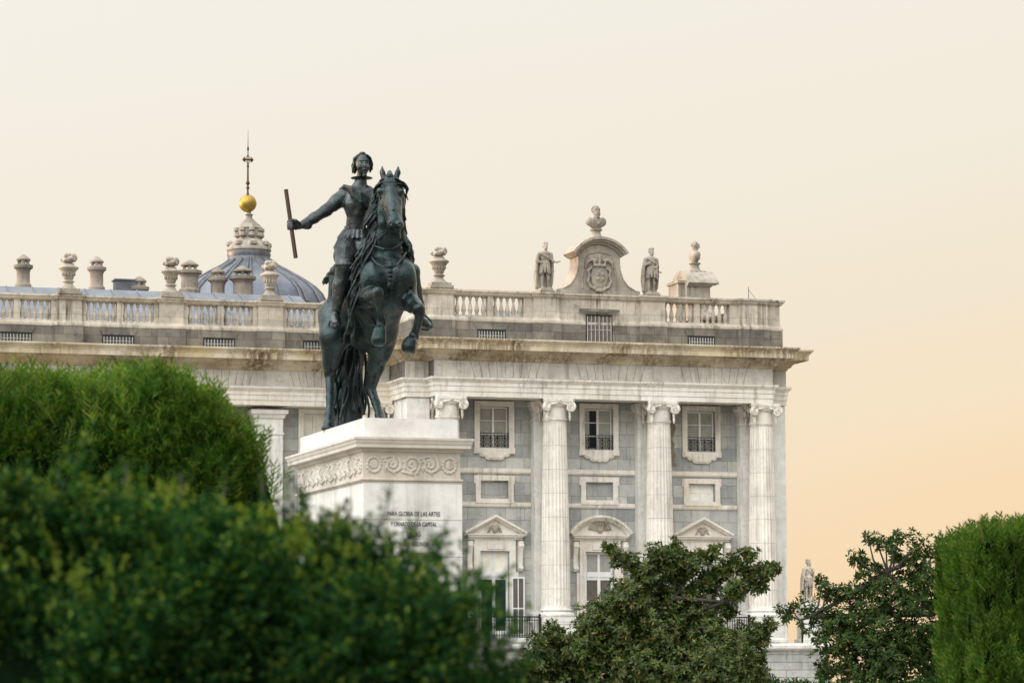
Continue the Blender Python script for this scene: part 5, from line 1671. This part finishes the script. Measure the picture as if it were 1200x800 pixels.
def sprig_cyp(n=9, L=.13, seed=0, w=.0042):
    """a feathery flattened spray"""
    rr = np.random.default_rng(seed)
    V, F = [], []
    def q(b, e, w):
        d = e - b; s = np.cross(d, [rr.normal() * .4, 1, .2]); s /= np.linalg.norm(s) + 1e-9
        i = len(V); V.extend([b - s * w, b + s * w, b + d * .6 + s * w * .9, e, b + d * .6 - s * w * .9]); F.append([i, i + 1, i + 2, i + 4]); T.append([i + 4, i + 2, i + 3])
    T = []
    q(np.array([0, 0, 0.]), np.array([.008, 0, L]), w)
    for k in range(n):
        t = .1 + .82 * k / n
        sd = 1 if k % 2 else -1
        l = L * .42 * (1.05 - t * .75) * rr.uniform(.8, 1.2)
        b = np.array([.008 * t, 0, L * t])
        e = b + np.array([sd * l * .72, rr.normal() * .012, l * .75])
        q(b, e, w * .95)
        m_ = b + (e - b) * .5
        q(m_, m_ + np.array([sd * l * .12, rr.normal() * .01, l * .5]), w * .8)
    return np.array(V), (np.array(F), np.array(T))
def frames(dirs, spin):
    z = dirs / np.linalg.norm(dirs, axis=1, keepdims=True)
    a = np.where(np.abs(z[:, 2:3]) < .9, np.array([[0, 0, 1.]]), np.array([[1., 0, 0]]))
    x = np.cross(a, z); x /= np.linalg.norm(x, axis=1, keepdims=True); y = np.cross(z, x)
    c, s = np.cos(spin)[:, None], np.sin(spin)[:, None]
    return np.stack([x * c + y * s, -x * s + y * c, z], 2)
def scatter(templates, pos, dirs, scl, rng):
    VV, FQ, FT, off = [], [], [], 0
    Rm = frames(dirs, rng.uniform(0, 6.28, len(pos)))
    which = rng.integers(0, len(templates), len(pos))
    for ti, (tv, tf) in enumerate(templates):
        m = which == ti
        if not m.any(): continue
        v = np.einsum('nij,kj->nki', Rm[m] * scl[m][:, None, None], tv) + pos[m][:, None, :]
        nn, kk = v.shape[:2]
        o = (np.arange(nn) * kk + off)[:, None, None]
        if isinstance(tf, tuple):
            FQ.append((tf[0][None] + o).reshape(-1, 4)); FT.append((tf[1][None] + o).reshape(-1, 3))
        else:
            FQ.append((tf[None] + o).reshape(-1, 4))
        VV.append(v.reshape(-1, 3)); off += nn * kk
    return np.concatenate(VV), np.concatenate(FQ), (np.concatenate(FT) if FT else None)
def surface_points(me, n, rng, zmin, keep):
    """random points and normals on a mesh, thinner where keep() is small"""
    co = np.zeros(len(me.vertices) * 3, np.float32); me.vertices.foreach_get('co', co); co = co.reshape(-1, 3)
    F = np.zeros(len(me.loops), np.int32); me.loops.foreach_get('vertex_index', F); F = F.reshape(-1, 4)
    A, B, C_, D = (co[F[:, i]] for i in range(4))
    nr = np.cross(C_ - A, D - B); ar = np.linalg.norm(nr, axis=1) + 1e-12; nr = nr / ar[:, None]
    cen = (A + C_) / 2
    wgt = ar * keep(cen, nr) * (cen[:, 2] > zmin)
    wgt = wgt / wgt.sum()
    i = rng.choice(len(F), n, p=wgt)
    u, v = rng.random(n)[:, None], rng.random(n)[:, None]
    p = A[i] * (1 - u) * (1 - v) + B[i] * u * (1 - v) + C_[i] * u * v + D[i] * (1 - u) * v
    return p, nr[i]
def fnoise(p, s, seed=0):
    q = p * s + seed * 3.7
    return (np.sin(q[:, 0] * 1.0 + 1.7 * np.sin(q[:, 2] * .8 + q[:, 1])) + np.sin(q[:, 2] * 1.3 + 1.5 * np.sin(q[:, 1] * 1.1 + seed)) + np.sin(q[:, 1] * 1.2 + 1.3 * np.sin(q[:, 0] * .9))) / 3

def facing(cen, nr):
    v = CAMPOS - cen; v = v / np.linalg.norm(v, axis=1, keepdims=True)
    f = (v * nr).sum(1)
    return np.clip(.25 + f, .12, 1.0)

# ---- near yew hedge, lower left
rng = np.random.default_rng(11)
DH = 8.6
b = Blend(.035)
pm = DH / FPX
tops = [(-330, 684), (-200, 680), (-90, 682), (20, 682), (110, 686), (200, 688), (285, 684), (345, 688), (395, 708)]
for k, (x, y) in enumerate(tops):
    r_ = .26 + .03 * math.sin(k * 2.1)
    p = at(x, y, DH + .25 * math.sin(k * 1.3)); b.ell((p[0], p[1], p[2] - r_), (r_ * 1.1, r_ * 1.3, r_), .12)
    b.cone((p[0], p[1], p[2] - r_ - .2), (p[0], p[1], .3), r_ * 1.2, r_ * 1.1, .1)
for x, y, r_ in ((436, 728, .14), (470, 752, .12), (500, 780, .11), (540, 798, .1), (575, 818, .09), (480, 820, .2), (565, 825, .08)):
    p = at(x, y, DH - .1); b.ell((p[0], p[1], p[2] - r_ * .6), (r_, r_ * 1.3, r_), .1)
    b.cone((p[0], p[1], p[2] - r_), (p[0], p[1], 1.2), r_, r_ * 1.3, .1)
for x, y, D_, r_ in ((60, 700, -.42, .2), (190, 725, -.45, .22), (310, 725, -.4, .2), (390, 750, -.38, .18), (140, 790, -.5, .24), (270, 810, -.5, .22), (-60, 740, -.45, .22), (380, 820, -.45, .2)):
    p = at(x, y, DH + D_ + .25); b.ell(p, (r_, r_ * .8, r_), .14)
hedge = thing('yew_hedge', 'dark green loose yew hedge close to the viewer filling the lower left, out of focus', 'hedge', tuple(at(150, 800, DH) * np.array([1, 1, 0])))
cme = b.mesh('hedge_core', CORE, noise=.05, nscale=9)
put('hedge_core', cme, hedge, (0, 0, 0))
TY = [sprig_yew(22, .12, seed=s) for s in range(6)] + [sprig_yew(26, .15, .026, seed=20)]
p, n_ = surface_points(cme, 11000, rng, 1.35, facing)
up_ = np.array([[0, 0, 1.]])
fn = fnoise(p, 9)
d = n_ * .8 + up_ * .75 + rng.normal(0, .38, p.shape)
scl = rng.uniform(.75, 1.35, len(p)) * (1 + .3 * fn)
pp = p - n_ * .04 + n_ * (.12 * fn)[:, None]
V, F, T_ = scatter(TY, pp, d, scl, rng)
put('foliage', np_mesh('foliage', V, F, YEW), hedge, (0, 0, 0))
# taller leader shoots standing out of the top
ps, ds, ss = [], [], []
LEAD_ = [((436, 640), (456, 575)), ((478, 668), (487, 614)), ((497, 676), (503, 632)), ((503, 668), (521, 617)), ((520, 705), (512, 652)), ((548, 716), (563, 668)), ((541, 742), (548, 690)),
         ((372, 640), (375, 606)), ((404, 640), (401, 590)), ((350, 620), (352, 572)), ((300, 612), (305, 556)), ((140, 590), (146, 542)), ((25, 590), (22, 548)), ((205, 600), (210, 556)), ((580, 778), (602, 726)), ((590, 790), (615, 752)), ((70, 590), (66, 553)), ((255, 600), (262, 560))]
for (a, c) in LEAD_:
    A, Cc = at(*a, DH - .05), at(*c, DH - .02)
    n = 7
    pts = [A + (Cc - A) * t + np.array([.012 * math.sin(t * 3), 0, .012 * math.sin(t * 3)]) for t in np.linspace(0, 1, n)]
    sm = MB(); sm.tube(pts, [.004, .0036, .0032, .003, .0028, .0025, .002], 5); sm.build('shoot_stem', BARK, hedge)
    dirn = (Cc - A) / np.linalg.norm(Cc - A)
    big = rng.random() < .55
    for t in np.linspace(.25, .8, 5) if big else np.linspace(.1, .45, 3):
        ps.append(A + (Cc - A) * t); ds.append(dirn * 1.2 + rng.normal(0, .5, 3)); ss.append(rng.uniform(.4, .65))
    for _ in range(9):
        ps.append(Cc - dirn * rng.uniform(0, .03)); ds.append(dirn * .8 + rng.normal(0, .6, 3)); ss.append(rng.uniform(.22, .36))
V, F, T_ = scatter(TY, np.array(ps), np.array(ds), np.array(ss), rng)
put('foliage', np_mesh('foliage', V, F, YEW), hedge, (0, 0, 0))
# tips along the top: evening light put into their yellow green colour
LITG = leafmat('sunlit yellow green tips', [(0, (.05, .11, .018)), (.6, (.12, .18, .025)), (1, (.24, .26, .035))], .6, .4, .1)
p, n_ = surface_points(cme, 1500, rng, 1.85, lambda c, n: np.clip(n[:, 2] + .05, 0, 1) ** 1.5 * (.25 + (fnoise(c, 8, 2) > .0)))
V, F, T_ = scatter([sprig_yew(20, .06, .02, .005, seed=50 + q) for q in range(3)], p + n_ * rng.uniform(.02, .11, (len(p), 1)), n_ * .5 + up_ + rng.normal(0, .4, p.shape), rng.uniform(.4, .9, len(p)), rng)
put('lit_tips', np_mesh('lit_tips', V, F, LITG), hedge, (0, 0, 0))

# ---- clipped cypress hedge behind it
rng = np.random.default_rng(12)
DU = 21.5
b = Blend(.055)
for k, x in enumerate(range(-420, 200, 44)):
    yt = 474 + 5 * math.sin(k * 1.7) 
    for dd in (0, .9, 1.8):
        r_ = .46
        p = at(x, yt, DU + .5 + dd); b.cone((p[0], p[1], p[2] - r_), (p[0], p[1], .4), r_, r_ * 1.1, .1)
for x, yt, r_, rb in ((190, 482, .42, .6), (212, 488, .40, .6), (228, 500, .40, .6), (242, 522, .40, .6), (250, 545, .40, .62), (266, 590, .38, .5)):
    p = at(x, yt, DU + .45); b.cone((p[0], p[1], p[2] - r_), (p[0], p[1], .4), r_, rb, .12)
hedge2 = thing('cypress_hedge', 'tall clipped green hedge with feathery top behind the dark yew hedge at left', 'hedge', tuple(at(100, 800, DU) * np.array([1, 1, 0])))
cme = b.mesh('hedge_core', CORE, noise=.045, nscale=5)
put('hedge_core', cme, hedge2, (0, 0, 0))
TC = [sprig_cyp(13, .15, s, .003) for s in range(6)]
p, n_ = surface_points(cme, 20000, rng, 2.2, facing)
fn = fnoise(p, 6)
d = n_ * .75 + up_ * .9 + rng.normal(0, .42, p.shape)
pp = p - n_ * .05 + n_ * (.10 * fn)[:, None]
V, F, T_ = scatter(TC, pp, d, rng.uniform(.8, 1.4, len(p)) * (1 + .25 * fn), rng)
put('foliage', np_mesh('foliage', V, F, CYP, Ft=T_), hedge2, (0, 0, 0))
p, n_ = surface_points(cme, 3400, rng, 2.6, lambda c, n: np.clip(n[:, 2] - .15, 0, 1))
d = up_ * 1.3 + n_ * .25 + rng.normal(0, .25, p.shape)
V, F, T_ = scatter(TC, p, d, rng.uniform(.7, 2.2, len(p)), rng)
put('lit_tips', np_mesh('lit_tips', V, F, leafmat('pale sunlit cypress tips', [(0, (.035, .10, .012)), (.6, (.085, .165, .02)), (1, (.19, .23, .05))], .7, .4, .1), Ft=T_), hedge2, (0, 0, 0))  # top sprays coloured paler to stand for light on the hedge top
ps = [at(180 + rng.normal(0, 15), 474 - abs(rng.normal(0, 9)), DU + .2 + rng.normal(0, .12)) for _ in range(60)]
V, F, T_ = scatter(TC, np.array(ps), np.array([[0, 0, 1.]]) + rng.normal(0, .22, (60, 3)), rng.uniform(.9, 1.5, 60), rng)
put('foliage', np_mesh('foliage', V, F, CYP, Ft=T_), hedge2, (0, 0, 0))

# ---- tall clipped block at the right
rng = np.random.default_rng(13)
DR = 30
b = Blend(.06)
pa = at(1146, 626, DR); pb = at(1450, 620, DR)
for k in range(13):
    p = pa + (pb - pa) * k / 12
    for dd in (0, .7, 1.4, 2.1):
        q = p + FH * dd
        r_ = .30
        b.bx((q[0] + .18, q[1], p[2] / 2 - .02), (.16, .2, p[2] / 2 - .12), .1)
        b.bx((q[0] + .2, q[1], p[2] / 2 - .06), (.22, .22, p[2] / 2 - .04), .04)
hedge3 = thing('cypress_hedge', 'tall clipped bright green hedge block with upright sprays at the right edge', 'hedge', tuple(at(1250, 800, DR) * np.array([1, 1, 0])))
cme = b.mesh('hedge_core', CORE, noise=.03, nscale=6)
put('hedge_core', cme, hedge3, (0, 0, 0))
p, n_ = surface_points(cme, 14000, rng, 1.2, facing)
# combed upright with darker hollows between the sprays
ang = fnoise(np.stack([p[:, 0] * 2.2, p[:, 1] * 2.2, p[:, 2] * .35], 1), 4.5)
d = n_ * .32 + up_ * 1.2 + rng.normal(0, .16, p.shape)
pp = p + n_ * (.07 * ang)[:, None] - n_ * .01
V, F, T_ = scatter([sprig_cyp(10, .22, s, .0065) for s in range(4)], pp, d, rng.uniform(.8, 1.4, len(p)), rng)
put('foliage', np_mesh('foliage', V, F, CYP2, Ft=T_), hedge3, (0, 0, 0))
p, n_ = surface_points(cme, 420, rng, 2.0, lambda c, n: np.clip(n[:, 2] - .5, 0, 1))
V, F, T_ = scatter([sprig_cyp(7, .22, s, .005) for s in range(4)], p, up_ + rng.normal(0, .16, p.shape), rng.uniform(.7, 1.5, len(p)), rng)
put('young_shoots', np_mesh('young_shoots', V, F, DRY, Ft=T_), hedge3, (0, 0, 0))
# ---- low hedge under the right hand tree
rng = np.random.default_rng(14)
DL = 48
b = Blend(.09)
for x in range(905, 1240, 24):
    p = at(x, 806 + 2 * math.sin(x), DL); b.cone((p[0], p[1], p[2] - .35), (p[0], p[1], .2), .35, .45, .1)
hedge4 = thing('box_hedge', 'low dark clipped hedge running along the bottom below the right tree', 'hedge', tuple(at(1050, 800, DL) * np.array([1, 1, 0])))
cme = b.mesh('hedge_core', CORE, noise=.03); put('hedge_core', cme, hedge4, (0, 0, 0))
p, n_ = surface_points(cme, 2600, rng, .9, facing)
V, F, T_ = scatter([sprig_yew(14, .12, .05, .012, seed=s) for s in range(3)], p, n_ + up_ * .6 + rng.normal(0, .4, p.shape), rng.uniform(.8, 1.3, len(p)), rng)
put('foliage', np_mesh('foliage', V, F, YEW), hedge4, (0, 0, 0))

# ---- magnolia trees: trunk and limbs reaching every leaf clump, rosettes of broad leaves
def rosette(n, l, w, seed):
    rr = np.random.default_rng(seed)
    V, F = [], []
    for k in range(n):
        a = 2 * math.pi * k / n + rr.uniform(-.3, .3); e = rr.uniform(-.35, .95)
        d = np.array([math.cos(a) * math.cos(e), math.sin(a) * math.cos(e), math.sin(e)])
        s = np.cross(d, [0, 0, 1.]) + rr.normal(0, .25, 3); s /= np.linalg.norm(s)
        up = np.cross(s, d)
        L = l * rr.uniform(.75, 1.15); b = d * .02
        i = len(V)
        V += [b, b + d * L * .45 + s * w + up * .012, b + d * L - up * .02, b + d * L * .45 - s * w + up * .012, b + d * L * .5 - up * .004]
        F += [[i, i + 1, i + 2, i + 4], [i, i + 4, i + 2, i + 3]]
    return np.array(V), np.array(F)
def magnolia(name, label, D, blobs, base_px, joints, mat, per_px2, leaf, seed, depth=1.0, loose=1.0):
    rng = np.random.default_rng(seed); rr = random.Random(seed)
    pmx = D / FPX
    base = at(base_px, 800, D); base[2] = 0
    t = thing(name, label, 'tree', tuple(base))
    m = MB()
    J = [base] + [at(x, y, D) for x, y in joints]
    m.tube([base, base + (J[1] - base) * .5 + np.array([.08, 0, 0]), J[1]], [.22, .17, .11], 8)
    for a, c in zip(J[1:], J[2:]): m.tube([a, (a + c) / 2 + np.array([rr.uniform(-.1, .1), rr.uniform(-.2, .2), 0]), c], [.075, .06, .045], 7)
    P_, Dn, Sc = [], [], []
    for (x, y, r_) in blobs:
        x = x - (6 if x < 870 and D > 90 else 0)
        rm = r_ * pmx
        rm *= rr.uniform(.82, 1.12)
        c = at(x + rr.uniform(-3, 3), y + rr.uniform(-3, 3), D + rr.uniform(-1, 1) * depth * min(1.6, 1.2 * rm + .2))
        j = min(J[1:], key=lambda q: np.linalg.norm(q - c) + (2 if q[2] > c[2] + .4 else 0))
        mid = (j + c) / 2 + np.array([rr.uniform(-.1, .1), rr.uniform(-.1, .1), -.12])
        m.tube([j, mid, c], [.036, .026, .014], 5)
        nr = max(5, int(per_px2 * r_ * r_ * math.pi))
        for _ in range(nr):
            v = rng.normal(0, 1, 3); v /= np.linalg.norm(v)
            rad = rm * loose * rng.uniform(.3, 1.08) * (1 + .22 * math.sin(5 * v[0] + 3 * v[2] + x))
            v2 = v * np.array([1, 1.15, .92])
            p = c + v2 * rad
            P_.append(p); Dn.append(v * .8 + np.array([0, 0, .55]) + rng.normal(0, .3, 3)); Sc.append(rng.uniform(.6, 1.35))
        for _ in range(max(3, nr // 10)):                     # leafy twigs that break the outline
            v = rng.normal(0, 1, 3); v /= np.linalg.norm(v)
            for q_ in (1.12, 1.3, 1.42)[:rr.choice((1, 2, 3))]:
                P_.append(c + v * rm * q_ * loose ** .5 + np.array([0, 0, .05])); Dn.append(v + np.array([0, 0, .5])); Sc.append(rng.uniform(.7, 1.1))
            m.tube([c, c + v * rm * .5 + np.array([0, 0, .04]), c + v * rm], [.014, .01, .006], 4)
    m.build('trunk', BARK, t)
    V, F, _ = scatter([rosette(8, leaf, leaf * .2, seed + s) for s in range(6)], np.array(P_), np.array(Dn), np.array(Sc), rng)
    put('crown', np_mesh('crown', V, F, mat, smooth=False), t, (0, 0, 0))
    return t
MB1 = [(716, 645, 5.4), (724, 647, 6.3), (734, 653, 8.1), (746, 658, 9.0), (762, 671, 15.5), (782, 659, 14.6), (800, 665, 15.5), (818, 658, 11.7), (832, 653, 8.1), (775, 697, 29.2), (742, 697, 18.9), (716, 714, 15.5), (698, 728, 17.2), (690, 757, 27.5), (733, 737, 29.2), (775, 742, 36.1), (812, 707, 25.8), (838, 683, 15.5), (852, 671, 10.8), (866, 658, 9.9), (877, 650, 7.2), (876, 671, 10.8), (890, 671, 9.9), (902, 668, 7.2), (907, 663, 4.5), (838, 731, 10.8), (822, 747, 27.5), (655, 747, 14.6), (642, 757, 13.8), (638, 777, 17.2), (622, 794, 17.2), (608, 793, 9.9), (655, 797, 27.5), (665, 772, 22.4), (700, 792, 34.4), (750, 782, 39.6), (800, 785, 37.8), (845, 779, 31.0), (872, 755, 18.9), (890, 741, 10.8), (901, 733, 6.3), (880, 792, 24.1), (897, 802, 12.0), (852, 752, 17.2), (862, 807, 25.8), (620, 817, 18.9), (740, 819, 37.8), (868, 690, 12), (885, 682, 9), (858, 715, 10), (795, 645, 9), (770, 646, 8), (843, 643, 6)]
magnolia('magnolia_tree', 'broad dark magnolia tree standing before the lower windows of the palace, centre', 95, MB1, 765, [(765, 800), (760, 740), (790, 700), (848, 705), (700, 760), (850, 770), (648, 790), (745, 670)], MAG, .175, .165, 31, 1.0, 1.1)
MB2 = [(1021, 631, 4), (1028, 637, 5), (1040, 641, 7), (1056, 634, 6), (1003, 655, 5), (1010, 658, 5), (1018, 664, 6), (1051, 648, 9), (1072, 643, 10), (1090, 637, 10), (1030, 677, 9), (1060, 668, 16), (1084, 668, 18), (1012, 676, 7), (961, 684, 5), (969, 690, 7), (978, 697, 9), (996, 695, 9),
       (1014, 692, 10), (970, 722, 12), (944, 714, 9), (932, 716, 8), (921, 722, 6), (1000, 722, 20), (1030, 714, 20), (1066, 702, 24), (1092, 706, 20), (964, 750, 11), (988, 752, 20), (1024, 752, 28), (1060, 748, 30), (1092, 750, 26), (972, 782, 15), (1004, 782, 28), (1045, 784, 32), (1086, 786, 30), (985, 735, 12), (952, 735, 7), (1105, 690, 10), (1110, 740, 16), (1040, 695, 12), (1100, 660, 10)]
magnolia('magnolia_tree', 'airy magnolia tree dark against the sunset sky between palace corner and right hedge', 78, MB2, 1045, [(1045, 800), (1040, 760), (990, 745), (1070, 700), (1040, 670), (950, 722), (1095, 720)], MAG2, .056, .155, 32, .8, 1.42)
